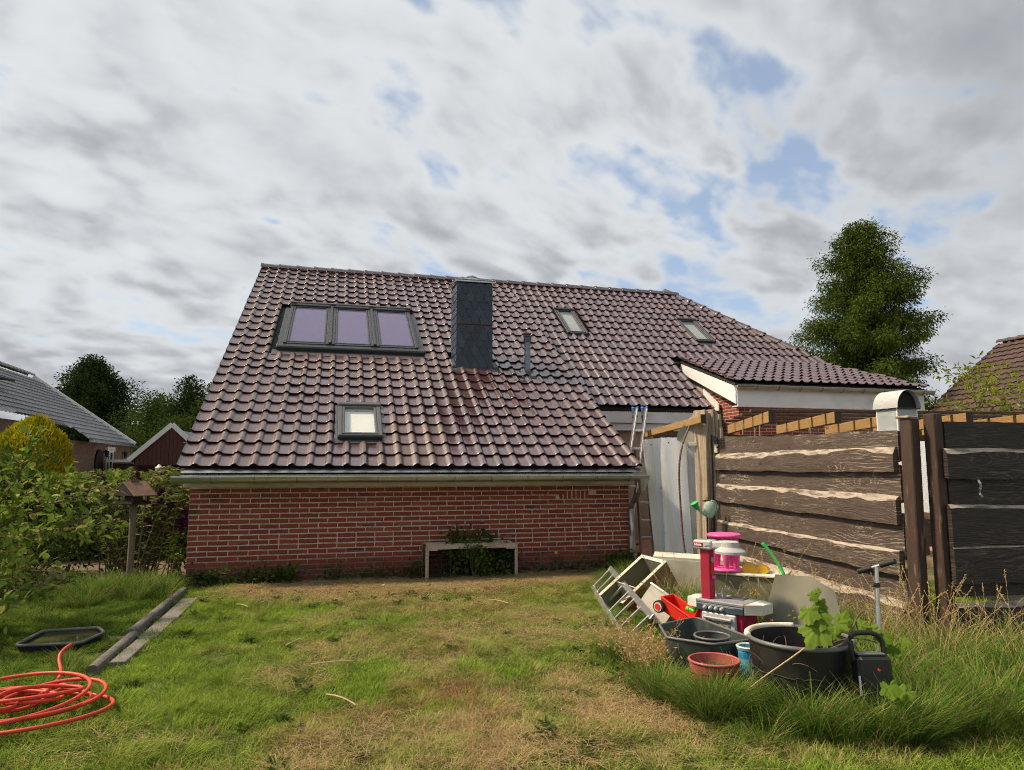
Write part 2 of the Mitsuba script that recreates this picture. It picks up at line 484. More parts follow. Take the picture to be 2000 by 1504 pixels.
def tile_to_world(pl, x, s, length, r):
    R = roofR(pl) @ rot(r.normal(0, 0.35), r.normal(0, 0.4), r.normal(0, 0.35))
    m = np.eye(4)
    m[:3, 0], m[:3, 1], m[:3, 2] = R[:, 0], R[:, 1] * length, R[:, 2]
    m[:3, 3] = onroof(pl, x + r.normal(0, 0.0015), s + r.normal(0, 0.003), 0.004 + abs(r.normal(0, 0.0012)))
    return m


mass = {"a": [], "b": [], "c": []}


def tile_mass(pl, x, s, length, r):
    m = tile_np.copy()
    m.apply_transform(tile_to_world(pl, x, s, length, r))
    mass[pl].append((m, np.column_stack([np.full(len(m.vertices), r.random()), tile_edge_shade])))


SROW = [0, .29, .58, .87, 1.16, 1.46, 1.765, 2.08, 2.405, 2.73, 3.04, 3.345, 3.65, 4.01, 4.38, 4.755, 5.13, 5.52, 5.91, 6.30, 6.68, 7.06, 7.44, 7.83, 8.22, 8.60, 8.92]
X0 = -0.085
roof_a = house + "__lean_to_roof"
deck = lambda pl, pts, t=0.10: prism([(p[0], p[1]) for p in pts], t, frame(onroof(pl, 0, 0, -t), *roofR(pl).T))
add("lean_to_roof", deck("a", [(X0 + .02, -0.02), (5.70, -0.02), (5.78, 8.98), (X0 + .02, 8.98)]), "roof_membrane", house)
holes_a = [(0.60, 3.22, 3.70, 6.28), (1.68, 2.30, 0.66, 1.72), (3.64, 4.33, 3.35, 4.12), (4.80, 4.96, 3.03, 3.2)]
for i, s in enumerate(SROW):
    nxt = SROW[i + 1] if i + 1 < len(SROW) else 9.06
    for j in range(27):
        x = X0 + j * TW
        cx, cs = x + TW / 2, (s + nxt) / 2
        if any(a < cx < b and c < cs < d for a, b, c, d in holes_a):
            continue
        if i < 11:
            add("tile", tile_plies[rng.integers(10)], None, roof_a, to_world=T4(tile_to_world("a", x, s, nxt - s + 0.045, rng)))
        else:
            tile_mass("a", x, s, nxt - s + 0.045, rng)
# the steeper main roof to the right, and the shallow roof of the side wing
roof_b = house + "__main_roof"
hb = lambda s: hip_b(E2[1] + s * math.cos(A2))
add("main_roof", deck("b", [(5.5, 0), (8.76, 0), (8.76, 1.9), (12.55, 2.4), (hb(5.75), 5.78), (5.5, 5.78)]), "roof_membrane", house)
holes_b = [(6.58, 7.12, 2.95, 4.30), (9.70, 10.26, 2.88, 4.12)]
GB = 5.80 / 17
for i in range(17):
    s = i * GB
    for j in range(34):
        x = 5.50 + j * 0.2118
        cx, cs = x + 0.106, s + GB / 2
        y = E2[1] + cs * math.cos(A2)
        if cx > hip_b(y) + 0.02 or (y < 4.45 and x > 8.62) or any(a < cx < b and c < cs < d for a, b, c, d in holes_b):
            continue
        tile_mass("b", x, s, GB + 0.045, rng)
roof_c = house + "__wing_roof"
GC = 2.34 / 8
add("wing_roof", deck("c", [(8.92, 0.02), (13.25, 0.02), (12.6, 2.38), (8.92, 2.38)], 0.06), "roof_membrane", house)
for i in range(8):
    s = i * GC
    for j in range(22):
        x = 8.88 + j * 0.2118
        if x + 0.106 > hip_c(E3[1] + s + GC / 2) + 0.02:
            continue
        tile_mass("c", x, s, GC + 0.045, rng)
for pl, root in (("a", roof_a), ("b", roof_b), ("c", roof_c)):
    m, uv = merge(mass[pl])
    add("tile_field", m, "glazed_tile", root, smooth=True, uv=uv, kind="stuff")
# broken clay at two corners, as the photograph shows bare orange edges
add("cut_tile", prism([(0, 0), (.10, .02), (.07, .16), (0, .2)], .02, frame(onroof("a", 5.70, 0.06, .02), *roofR("a").T)), "broken_clay", roof_a, label="cut tile with a bare orange edge at the lower right corner")
add("cut_tile", prism([(0, 0), (.10, 0), (.02, .36), (-.03, .33)], .02, frame(onroof("b", 8.66, 0.0, .045), *roofR("b").T)), "broken_clay", roof_b, label="cut tile with a bare orange edge beside the wing")

# ridge and hip caps
def cap_mesh(L, r0=0.115, r1=0.098):
    th = np.linspace(-0.12, np.pi + 0.12, 11)
    st = [(0.0, r0 + .012), (0.05, r0 + .012), (0.055, r0), (L, r1)]
    g = np.array([[[l, r * math.cos(t), r * 0.82 * math.sin(t)] for t in th] for l, r in st])
    m = sheet(g)
    m2 = sheet(np.stack([g[0], g[0] * [1, .86, .82] + [.004, 0, -.01]], 0))
    return cat(m, m2)


m = cap_mesh(0.43)
cap_plies = [mikit.ply(m, "glazed_tile", smooth=40 if False else True, uv=np.tile([[t, 0.0]], (len(m.vertices), 1))) for t in (0.1, 0.4, 0.7, 1.0)]
nx = 27
for k in range(nx):
    x = X0 - 0.03 + k * 0.3935
    R = np.stack([V(1, 0, 0), V(0, 1, 0), V(0, 0, 1)], 1) @ rot(0, rng.normal(0, .5), 0)
    add("ridge_cap", cap_plies[rng.integers(4)], None, house, to_world=T4(frame(V(x, RIDGE_Y, RIDGE_Z + 0.045), *R.T)))
p, q = V(10.52, RIDGE_Y - .02, RIDGE_Z + .02), V(hip_b(4.72), 4.72, E2[2] + (4.72 - 2.85) * .7478 + .06)
n = 9
d = unit(q - p)
yv = unit(np.cross([0, 0, 1], d))
for k in range(n):
    o = q + (p - q) * (k + 1.0) / n
    R = np.stack([-d, -yv, np.cross(-d, -yv)], 1) @ rot(rng.normal(0, .8), rng.normal(0, .5), 0)
    add("hip_cap", cap_plies[rng.integers(4)], None, house, to_world=T4(frame(o + V(0, 0, -.03), *R.T)))

add("hip_bed", bar(p + V(0, 0, -.10), q + V(0, 0, -.10), .16, .16), "roof_membrane", house)
# the far side and the hip end, plain slopes that close the roof
back = RIDGE_Y + (RIDGE_Z - 2.4) / 0.7478
add("rear_roof", TM([(X0, RIDGE_Y, RIDGE_Z), (10.5, RIDGE_Y, RIDGE_Z), (13.2, back, 2.4), (X0, back, 2.4), (10.5, RIDGE_Y, RIDGE_Z), (hip_b(4.72), 4.72, 3.84), (13.25, 2.3, 2.92), (14.6, 7.4, 2.4), (13.2, back, 2.4)],
                    [[0, 1, 2], [0, 2, 3], [4, 5, 7], [5, 6, 7], [4, 7, 8]]), "glazed_tile", house, uv=np.tile([[.5, 0]], (9, 1)))

# ---- walls: bricks in running bond over a mortar core
add("wall", box(WALL_W, 0.20, WALL_H + .02, (WALL_W / 2, 0.099, (WALL_H - .02) / 2)), "mortar", house)
wall = house + "__wall"
BL, BH, J, CH = 0.2175, 0.0495, 0.0135, 0.0625
brick_plies = {}


def brick_ply(L, v):
    kk = (round(L, 2), v)
    if kk not in brick_plies:
        m = box(1.0, 1.0, 1.0)
        m = box(round(L, 2), 0.05, BH, b=0.0035)
        r = np.random.default_rng(v * 7 + int(L * 1000))
        m.vertices += r.normal(0, 0.0011, m.vertices.shape)
        brick_plies[kk] = mikit.ply(m, "red_brick", uv=np.tile([[v / 11.0, 0.0]], (len(m.vertices), 1)))
        brick_plies[kk]["_m"] = m
    d = brick_plies[kk]
    return {k: x for k, x in d.items() if k != "_m"}, d["_m"]


r = np.random.default_rng(5)
specs = []
for c in range(18):
    z = 0.012 + c * CH + BH / 2
    x = 0.0
    first = BL if c % 2 else BL / 2 - .006
    k = 0
    while x < WALL_W - 0.02:
        L = first if k == 0 else BL + r.normal(0, 0.0008)
        if k and r.random() < 0.012:
            L = BL * r.choice([0.48, 0.72])
        if WALL_W - (x + L) < 0.06:
            L = WALL_W - x
        sold = c in (15, 16) and 4.62 < x + L / 2 < 5.10
        if not sold:
            specs.append((x, z, L, r.integers(12), c))
        x += L + J
        k += 1
for k in range(7):
    specs.append((4.655 + k * 0.063, 0.012 + 15.5 * CH + BH / 2, -0.112, r.integers(12), 15))
big = sorted(range(len(specs)), key=lambda i: specs[i][0] + 0.4 * abs(specs[i][4] - 10) / 10)[:300]
big = set(big)
rest = []
for i, (x, z, L, v, c) in enumerate(specs):
    soldier = L < 0
    ply_, m_ = brick_ply(abs(L), int(v))
    R = rot(0, 90, 0) if soldier else rot(r.normal(0, .15), r.normal(0, .25), 0)
    o = V(x + (0.025 if soldier else L / 2), 0.0212 - abs(r.normal(0, 0.0012)), z)
    if i in big:
        add("brick", ply_, None, wall, to_world=T4(frame(o, *R.T)))
    else:
        m = moved(m_, o, R)
        rest.append((m, np.tile([[v / 11.0, 0.0]], (len(m.vertices), 1))))
m, uv = merge(rest)
add("brick_field", m, "red_brick", wall, uv=uv, kind="stuff")
# side walls of the lean-to and its roofline, the body of the house behind
for nm, x in (("left_gable", -0.0), ("right_gable", WALL_W - 0.15)):
    poly = [(0.21, -.02), (back - .3, -.02), (back - .3, 2.3), (RIDGE_Y, RIDGE_Z - .16), (0.21, onroof("a", 0, (0.21 + .2946) / math.cos(A1), -.13)[2])]
    if x:
        poly = [(0.21, -.02), (3.2, -.02), (3.2, 2.42), (RIDGE_Y - .2, RIDGE_Z - .3), (0.21, onroof("a", 0, (0.21 + .2946) / math.cos(A1), -.13)[2])]
    add("gable_wall", prism(poly, 0.15, frame((x, 0, 0), (0, 1, 0), (0, 0, 1), (1, 0, 0))), "red_brick", house, uv=None)
add("main_wall", box(3.14, 0.22, 2.3, (WALL_W + 1.58, 3.22, 1.1)), "render_tan", house)
for z0, z1, dy in ((2.20, 2.505, -.05), (2.06, 2.195, .012)):
    add("fascia", box(3.10, 0.03, z1 - z0, (WALL_W + 1.55, 2.96 + dy, (z0 + z1) / 2), b=.004), "white_fascia", house)
add("soffit", box(3.10, 0.22, 0.02, (WALL_W + 1.55, 3.08, 2.40)), "white_fascia", house)
add("doorway", box(.42, .04, 1.85, (6.55, 3.10, 1.0)), "dark_interior", house)
# side wing: brick corner, barge board, fascia
add("wing_wall", prism([(2.47, 0), (5.2, 0), (5.2, 3.6), (2.47, 2.72)], 3.9, frame((9.07, 0, 0), (0, 1, 0), (0, 0, 1), (1, 0, 0))), "mortar", house)
wing = house + "__wing_wall"
rest = []
for c in range(46):
    z = 0.02 + c * CH
    for face in (0, 1):
        x = -(BL / 2) * (c % 2)
        ln = 3.9 if face == 0 else 2.6
        while x < ln:
            a, b = max(x, 0.0), min(x + BL, ln)
            top = 2.60 if face == 0 else 2.60 + (a) * 0.35
            if b - a > .05 and z < top and z > 1.2:
                m = box(b - a, .03, BH) if face == 0 else box(.03, b - a, BH)
                m = moved(m, (9.07 + (a + b) / 2, 2.482, z) if face == 0 else (9.082, 2.47 + (a + b) / 2, z))
                rest.append((m, np.tile([[r.random(), 0]], (len(m.vertices), 1))))
            x += BL + J
m, uv = merge(rest)
add("brick_field", m, "red_brick", wing, uv=uv, kind="stuff")
zc = lambda y: E3[2] + (y - 2.30) * 0.35
ya, yb = 2.34, 4.62
add("barge_board", prism([(ya, zc(ya) - .40), (ya, zc(ya) - .035), (yb, zc(yb) - .035), (yb - .35, zc(yb - .35) - .28), (3.5, zc(3.5) - .33)], 0.03,
                         frame((8.925, 0, 0), (0, 1, 0), (0, 0, 1), (1, 0, 0))), "white_fascia", house)
add("wing_fascia", box(4.28, .03, .40, (11.09, 2.335, 2.70), b=.004), "white_fascia", house)
add("soffit", box(4.2, .14, .02, (11.05, 2.42, 2.515)), "white_fascia", house)
add("valley_lining", prism([(2.80, 2.38), (4.5, 3.62), (4.5, 3.25), (2.80, 2.05)], .02, frame((8.80, 0, 0), (0, 1, 0), (0, 0, 1), (1, 0, 0))), "roof_membrane", house)
add("wing_trim", prism([(3.05, 2.40), (3.62, 2.86), (3.62, 2.98), (3.05, 2.62)], .02, frame((8.99, 0, 0), (0, 1, 0), (0, 0, 1), (1, 0, 0))), "white_fascia", house)


def gutter(x0, x1, y, z, r, parent, label=None, name="gutter"):
    th = np.linspace(np.pi, 2 * np.pi, 13)
    o = np.array([[y + r * math.cos(t), z + r * 1.05 * math.sin(t)] for t in th])
    i = np.array([[y + (r - .006) * math.cos(t), z + (r - .006) * 1.05 * math.sin(t)] for t in th[::-1]])
    g = np.vstack([o, i, o[:1]])
    G = np.stack([np.column_stack([np.full(len(g), x), g]) for x in (x0, x1)], 0)
    m = cat(sheet(G), cyl((x0, y - r - .002, z + .002), (x1, y - r - .002, z + .002), .008, n=8),
            *[prism([(a[0], a[1]) for a in o], .004, frame((x, 0, 0), (0, 1, 0), (0, 0, 1), (1, 0, 0))) for x in (x0, x1 - .004)])
    gk = add(name, m, "zinc", parent, smooth=35)
    x = x0 + .42
    while x < x1 - .1:
        pts = np.array([[x, y + (r + .006) * math.cos(t), z + (r + .006) * 1.05 * math.sin(t)] for t in np.linspace(np.pi * .97, np.pi * 1.95, 10)])
        add("bracket", tube(pts, .006, 5), "old_zinc", gk)
        x += 0.475 if r < .075 else .66
    return gk


add("eave_fascia", box(WALL_W + .12, .024, .135, (WALL_W / 2 - .01, -.045, WALL_H + .065), b=.003), "cream_fascia", house)
add("eave_soffit", box(WALL_W + .1, .27, .018, (WALL_W / 2 - .01, -.19, WALL_H + .142)), "cream_fascia", house)
gutter(-0.13, 5.80, -0.375, 1.268, 0.066, house)
gutter(8.88, 13.38, 2.245, 2.895, 0.068, house, name="wing_gutter")
add("eave_flashing", prism([(0, -.085), (5.76, -.085), (5.76, .12), (0, .12)], .006, frame(onroof("a", -.04, -0.005, .022), *roofR("a").T)), "zinc", house)
# downpipe with its hopper at the right corner
dp = add("downpipe", tube(spline([(5.72, -.375, 1.19), (5.715, -.36, 1.11), (5.69, -.23, .97), (5.672, -.10, .84), (5.672, -.085, .70), (5.672, -.085, .40)], 30), .036, 14), "zinc", house, smooth=40)
add("hopper", cat(cyl((5.72, -.375, 1.07), (5.72, -.375, 1.235), .037, .075, 16)), "zinc", dp, smooth=40)
add("stand_pipe", cat(cyl((5.672, -.085, 0), (5.672, -.085, .42), .046, n=16)), "zinc", dp, smooth=40)
for z in (.90, .62, .43):
    add("pipe_clamp", cat(cyl((5.672, -.088, z - .014), (5.672, -.088, z + .014), .042, n=16), bar((5.672, -.09, z), (5.64, 0.02, z), .012, .012)), "zinc", dp, smooth=40)
add("corner_flashing", cat(box(.20, .006, .17, (5.70, -.30, 1.36)), box(.006, .17, .17, (5.80, -.215, 1.36))), "zinc", house)

# ---- dormer of three windows
def skylight(pl, x0, x1, s0, s1, blind, metal, parent=house, label=None, fl=(.10, .12, .0), name="skylight", lift=.11, line=False, glass="clear_glass"):
    """A roof window: flashing, outer frame, top hood, sash, pane and the blind drawn behind it."""
    fr = frame(onroof(pl, 0, 0, 0), *roofR(pl).T)
    B = lambda a, b, c, d, n0, n1, ch=.006: moved(box(b - a, d - c, n1 - n0, ((a + b) / 2, (c + d) / 2, (n0 + n1) / 2), b=ch), fr[:3, 3], fr[:3, :3])
    f = .055
    k = add(name, cat(B(x0, x0 + f, s0, s1, .0, lift), B(x1 - f, x1, s0, s1, .0, lift), B(x0 + f, x1 - f, s0, s0 + f, .0, lift - .012)), metal, parent)
    if label:
        labels[k] = {"label": label}
    add("hood", cat(B(x0 - .012, x1 + .012, s1 - .07, s1 + .02, .0, lift + .025, .012)), metal, k)
    w = .034
    a, b, c, d = x0 + f + .004, x1 - f - .004, s0 + f + .004, s1 - .074
    add("sash", cat(B(a, a + w, c, d, .03, lift - .004), B(b - w, b, c, d, .03, lift - .004), B(a + w, b - w, c, c + w * 1.2, .03, lift - .006), B(a + w, b - w, d - w, d, .03, lift - .004)), metal, k)
    o = [(a + w, c + w), (b - w, c + w), (b - w, d - w), (a + w, d - w)]
    pl3 = lambda n: TM([fr[:3, 3] + fr[:3, :3] @ V(u, v, n) for u, v in o], [[0, 1, 2], [0, 2, 3]])
    add("pane", pl3(lift - .022), glass, k)
    if glass == "clear_glass":
        add("blind", B(a + w, b - w, c + w, d - w, .022, .030, 0), blind, k)
    if line and glass == "clear_glass":
        add("blind_rail", B(a + w, b - w, d - w - .16, d - w - .15, .031, .040, 0), "white_line", k)
    return k


fr = frame(onroof("a", 0, 0, 0), *roofR("a").T)
FB = lambda a, b, c, d, n0, n1, ch=.006: moved(box(b - a, d - c, n1 - n0, ((a + b) / 2, (c + d) / 2, (n0 + n1) / 2), b=ch), fr[:3, 3], fr[:3, :3])
dorm = add("dormer", cat(FB(.665, 3.15, 3.86, 6.15, -.02, .045)), "window_metal", house)
add("side_gutter", cat(FB(.665, .80, 3.86, 5.98, .04, .095)), "window_metal", dorm)
add("side_gutter", cat(FB(3.03, 3.17, 3.86, 5.98, .04, .095)), "window_metal", dorm)
add("bottom_apron", cat(FB(.66, 3.17, 3.80, 3.97, .03, .135, .02)), "window_metal", dorm)
add("lead_apron", cat(FB(.60, 3.24, 3.62, 3.84, .045, .056)), "lead_flashing", dorm)
xs = [(.765, 1.52), (1.56, 2.28), (2.32, 3.055)]
for k, (a, b) in enumerate(xs):
    skylight("a", a, b, 3.93, 6.02, "lavender_blind", "window_metal", dorm, name="window", lift=.16, line=True, glass="pane_glass")
for x in (1.54, 2.30):
    add("mullion", FB(x - .022, x + .022, 3.95, 6.03, .05, .185), "window_metal", dorm)
hd = add("hood_rail", cat(FB(.78, 3.04, 6.03, 6.13, .03, .20, .02)), "window_metal", dorm)
for x in (.80, 1.54, 2.30, 3.02):
    add("hood_joint", FB(x - .06, x + .06, 6.02, 6.09, .05, .215), "window_metal_grey", dorm)
sk = skylight("a", 1.70, 2.285, .72, 1.68, "white_blind", "window_metal_grey", name="skylight", label="small roof window with a white blind low on the roof")
add("lead_apron", FB(1.60, 2.38, .60, .74, .046, .056), "lead_flashing", sk)
add("side_flashing", cat(FB(1.655, 1.70, .70, 1.72, .03, .06)), "window_metal_grey", sk)
add("side_flashing", cat(FB(2.285, 2.335, .70, 1.72, .03, .06)), "window_metal_grey", sk)
add("bottom_cover", FB(1.70, 2.285, .68, .73, .02, .125, .015), "window_metal", sk)
for a, b, c, d, l in ((6.60, 7.11, 2.98, 4.28, "small roof window nearer the chimney on the upper right roof"), (9.71, 10.25, 2.90, 4.10, "small roof window near the hip on the upper right roof")):
    sk = skylight("b", a, b, c, d, "grey_blind", "window_metal", label=l)
    add("lead_apron", moved(box(b - a + .12, .16, .01, ((a + b) / 2, c - .07, .05)), onroof("b", 0, 0, 0), roofR("b")), "lead_flashing", sk)

# ---- chimney clad in slates
CX0, CX1, CY0, CY1, CZ0, CZ1 = 3.665, 4.285, 2.56, 3.16, 2.94, 4.60
ch = add("chimney", box(CX1 - CX0 - .02, CY1 - CY0 - .02, CZ1 - CZ0, ((CX0 + CX1) / 2, (CY0 + CY1) / 2, (CZ0 + CZ1) / 2)), "slate_back", house)
from shapely.geometry import Polygon, box as sbox
W, H = (CX1 - CX0), 0.137
rr = np.random.default_rng(3)
sw = W / 4
rows = int((CZ1 - CZ0 - .02) / H) + 1
slates = []
for k in range(-1, rows + 1):
    for j in range(-1, 5):
        cx, cz = (j + .5 + .5 * (k % 2)) * sw, CZ0 + k * H
        e = .0034
        hx = Polygon([(cx - sw / 2 + e, cz + H * .56), (cx - sw * .24, cz - H * .36 + e), (cx + sw * .24, cz - H * .36 + e), (cx + sw / 2 - e, cz + H * .56), (cx + sw / 2 - e, cz + H * 1.45), (cx + sw * .25, cz + H * 1.7), (cx - sw * .25, cz + H * 1.7), (cx - sw / 2 + e, cz + H * 1.45)])
        hx = hx.intersection(sbox(.002, CZ0 + .01, W - .002, CZ1 - .01))
        if hx.is_empty or hx.area < 3e-4 or hx.geom_type != "Polygon":
            continue
        tilt = -rr.uniform(.028, .045)
        m = prism(hx, .006, frame(V(CX0, CY0 + .002, 0), (1, 0, 0), (0, 0, 1), (0, -1, 0)))
        zz = m.vertices[:, 2] - (cz - H * .36)
        m.vertices[:, 1] += -.012 + zz * .052 + rr.normal(0, .0008)
        add("slate", m, "slate_cladding", ch, uv=np.tile([[rr.random(), 0]], (len(m.vertices), 1)))
for side, X in ((-1, CX0), (1, CX1)):
    for k in range(rows):
        z0 = CZ0 + k * H
        for j in range(2):
            m = box(.008, (CY1 - CY0) / 2 - .006, H + .03, (0, 0, 0))
            m = moved(m, (X + side * .004, CY0 + (j + .5) * (CY1 - CY0) / 2, min(z0 + H / 2, CZ1 - .09)), rot(0, -side * 4, 0))
            add("slate", m, "slate_cladding", ch, uv=np.tile([[rr.random(), 0]], (len(m.vertices), 1)))
add("cover_strip", cat(box(W + .04, .02, .02, ((CX0 + CX1) / 2, CY0 - .016, 3.86), b=.004)), "rusty_strip", ch)
add("cap", cat(box(W + .09, CY1 - CY0 + .09, .035, ((CX0 + CX1) / 2, (CY0 + CY1) / 2, CZ1 + .02), b=.006), box(W + .12, CY1 - CY0 + .12, .012, ((CX0 + CX1) / 2, (CY0 + CY1) / 2, CZ1 + .045), b=.003)), "zinc", ch)
fl = add("flue", cyl((3.97, 2.86, CZ1 + .04), (3.97, 2.86, CZ1 + .16), .075, n=20), "steel", ch, smooth=40)
add("flue_cowl", cat(cyl((3.97, 2.86, CZ1 + .12), (3.97, 2.86, CZ1 + .135), .125, n=24), cyl((3.97, 2.86, CZ1 + .17), (3.97, 2.86, CZ1 + .182), .105, n=24), cyl((3.97, 2.86, CZ1 + .182), (3.97, 2.86, CZ1 + .21), .05, .045, 20)), "steel", ch, smooth=40)
add("chimney_apron", cat(FB(3.58, 4.38, 3.16, 3.36, .05, .062), FB(3.56, 3.66, 3.3, 3.62, .05, .10, .02), FB(4.29, 4.40, 3.3, 3.55, .05, .09, .02)), "lead_flashing", ch)

# ---- vent pipe through the roof
vp = V(4.885, 2.40, 0)
vt = add("vent_pipe", cyl(vp + V(0, 0, 2.86), vp + V(0, 0, 3.56), .052, n=20), "old_zinc", house, smooth=40)
add("vent_cap", cat(cyl(vp + V(0, 0, 3.55), vp + V(0, 0, 3.63), .066, n=20), cyl(vp + V(0, 0, 3.645), vp + V(0, 0, 3.665), .072, n=20), cyl(vp + V(0, 0, 3.60), vp + V(0, 0, 3.72), .045, n=16), cyl(vp + V(0, 0, 3.69), vp + V(0, 0, 3.71), .07, n=20)), "lead_flashing", vt, smooth=40)
add("vent_collar", cat(cyl(vp + V(0, 0, 2.90), vp + V(0, 0, 3.04), .085, .06, 20), moved(box(.26, .30, .012), onroof("a", 4.885, 3.12, .055), roofR("a"))), "lead_flashing", vt, smooth=40)

# ------------------------------------------------------------------ ground
def ground_z(x, y):
    """A gentle unevenness; level at the walls."""
    p = np.stack([np.asarray(x) * 0.9, np.asarray(y) * 0.9, 0 * np.asarray(x)], -1)
    near = ss(-0.1, -0.8, np.asarray(y, float))
    return (meshkit.fbm(p, 3, 41) - 0.5) * 0.07 * near


def dry_amount(p):
    """0 = lush, 1 = straw, by place on the lawn (mown and dried out in the middle)."""
    m = fbm(p.x * 0.55 + 4.2, p.y * 0.75, 1.0, octaves=4)
    f = fbm(p.x * 3.1, p.y * 3.1, 2.0, octaves=3)
    mid = dr.exp(-dr.square((p.x - 2.75) / 1.45)) * smoothstep(-6.6, -5.2, p.y) * smoothstep(1.0, -0.3, p.y)
    wallside = smoothstep(-1.5, -0.4, p.y) * smoothstep(0.6, 1.4, p.x)
    leftg = smoothstep(1.7, 0.3, p.x)
    return dr.clip(0.36 * mid + 0.46 * wallside - 0.36 * leftg + 1.30 * (m - 0.52) + 1.35 * (f - 0.5) + 0.02, 0, 1)


def soil_base(p, n, uv):
    d = dry_amount(p)
    g = fbm(p.x * 40, p.y * 40, 1.0)
    fine = fbm(p.x * 160, p.y * 160, 5.0)
    out = mix(mi.Color3f(0.050, 0.058, 0.018), mi.Color3f(0.165, 0.112, 0.052), d)
    out = out * (0.45 + 0.65 * g + 0.45 * fine)
    # trodden brown earth beside the house, left of the kerb and along the wall
    bare = smoothstep(-0.55, -0.1, p.y + 0.5 * (fbm(p.x * 2, p.y * 2) - 0.5)) * smoothstep(6.0, 5.0, p.y)
    out = mix(out, mi.Color3f(0.115, 0.082, 0.056) * (0.5 + g), bare * 0.85)
    far = smoothstep(9.0, 14.0, p.y)
    return mix(out, mi.Color3f(0.05, 0.075, 0.02) * (0.6 + 0.8 * fbm(p.x * .8, p.y * .8)), far)


mat("soil", soil_base, 0.95)
gx = np.r_[-600, -120, -40, -15, np.linspace(-8, 12, 121), 20, 45, 130, 600]
gy = np.r_[-600, -120, -40, -15, np.linspace(-10, 6, 97), 12, 30, 60, 150, 600]
GX, GY = np.meshgrid(gx, gy, indexing="ij")
inner = ss(-8, -6, GX) * ss(12, 9, GX) * ss(-10, -8, GY)
G = np.stack([GX, GY, ground_z(GX, GY) * inner - 0.004], -1)
structure("ground", sheet(G), "soil", smooth=True)
structure("terrace", box(6.0, 2.9, .03, (8.75, 1.65, .004)), "terrace_tile")

# concrete kerb and the strip of paving beside it
def concrete_base(p, n, uv):
    g = fbm(p.x * 30, p.y * 30, p.z * 30, octaves=4)
    out = mi.Color3f(0.115, 0.105, 0.095) * (0.6 + 0.8 * g)
    return mix(out, mi.Color3f(0.07, 0.075, 0.05), smoothstep(0.5, 0.7, fbm(p.x * 5, p.y * 5, p.z * 9)) * 0.6)


mat("old_concrete", concrete_base, 0.9, bump=(lambda p, n, uv: fbm(p.x * 90, p.y * 90, p.z * 90), 0.003, 3e-3))
mat("paving_concrete", lambda p, n, uv: concrete_base(p, n, uv) * 1.25, 0.9, bump=(lambda p, n, uv: fbm(p.x * 60, p.y * 60, p.z * 60), 0.003, 3e-3))
kerb = thing("garden_kerb", "row of rounded grey concrete kerb stones along the left of the lawn", "kerb")
r = np.random.default_rng(8)
ys = [-0.62, -1.62, -2.64, -3.66, -4.68, -5.7]
for a, b in zip(ys, ys[1:]):
    sec = [(-.036, -.07), (.036, -.07), (.036, .070), (.030, .086), (.016, .094), (0, .096), (-.016, .094), (-.030, .086), (-.036, .070)]
    m = prism(sec, a - b - .012, frame((0, 0, 0), (1, 0, 0), (0, 0, 1), (0, -1, 0)))
    m = moved(m, (.115 + r.normal(0, .004), a, -.012 + r.normal(0, .006) - .030 * (-3.2 < a < -2.2) - .105 * (a < -3.2)), rot(r.normal(0, .5), 0, r.normal(0, .5)))
    add("kerb_stone", m, "old_concrete", kerb)
strip = thing("paving_strip", "narrow worn grey concrete paving slabs beside the kerb", "paving")
for a, b, w in ((-1.02, -1.98, .15), (-2.0, -2.72, .14), (-2.74, -3.45, .11)):
    add("slab", box(w, a - b, .05, (.17 + w / 2, (a + b) / 2, -.002), rot(0, 0, r.normal(0, .4)), b=.004), "paving_concrete", strip)

# ------------------------------------------------------------------ vegetation helpers
leafmat("foliage_conifer", leafcol((0.042, 0.072, 0.013), (0.145, 0.195, 0.036)), 0.35)
leafmat("foliage_dark", leafcol((0.024, 0.044, 0.015), (0.065, 0.100, 0.030)), 0.3)
leafmat("foliage_mid", leafcol((0.040, 0.075, 0.016), (0.115, 0.165, 0.038)), 0.5)
leafmat("foliage_hedge", leafcol((0.075, 0.135, 0.016), (0.210, 0.310, 0.040), (0.26, 0.30, 0.06), 0.05), 0.55)
leafmat("foliage_gold", leafcol((0.28, 0.29, 0.014), (0.62, 0.58, 0.035)), 0.4)
leafmat("foliage_lime", leafcol((0.15, 0.20, 0.022), (0.34, 0.38, 0.050)), 0.7)
leafmat("foliage_apple", leafcol((0.120, 0.195, 0.032), (0.310, 0.380, 0.075), (0.36, 0.34, 0.10), 0.04, 2.0), 0.65, 0.42)
leafmat("foliage_shrub", leafcol((0.095, 0.150, 0.036), (0.260, 0.320, 0.095), (0.38, 0.36, 0.13), 0.08), 0.6)
leafmat("foliage_weed", leafcol((0.035, 0.062, 0.014), (0.095, 0.140, 0.032)), 0.5)
leafmat("foliage_vine", leafcol((0.10, 0.18, 0.02), (0.20, 0.29, 0.05), None, 0, 8.0), 0.75, 0.4)
leafmat("foliage_purple", leafcol((0.020, 0.010, 0.016), (0.045, 0.020, 0.026)), 0.3)
leafmat("flower_purple", leafcol((0.050, 0.006, 0.050), (0.11, 0.018, 0.10)), 0.4)
leafmat("flower_yellow", leafcol((0.62, 0.42, 0.02), (0.70, 0.52, 0.04)), 0.4)
mat("bark", mottled((0.075, 0.055, 0.040), 0.5, 22.0), 0.9)
mat("pale_bark", mottled((0.21, 0.18, 0.14), 0.4, 22.0, (0.10, 0.085, 0.06), 6.0), 0.85)
mat("twig", mottled((0.12, 0.085, 0.055), 0.4, 25.0), 0.85)
mat("straw_stick", mottled((0.42, 0.32, 0.18), 0.3, 25.0), 0.8)


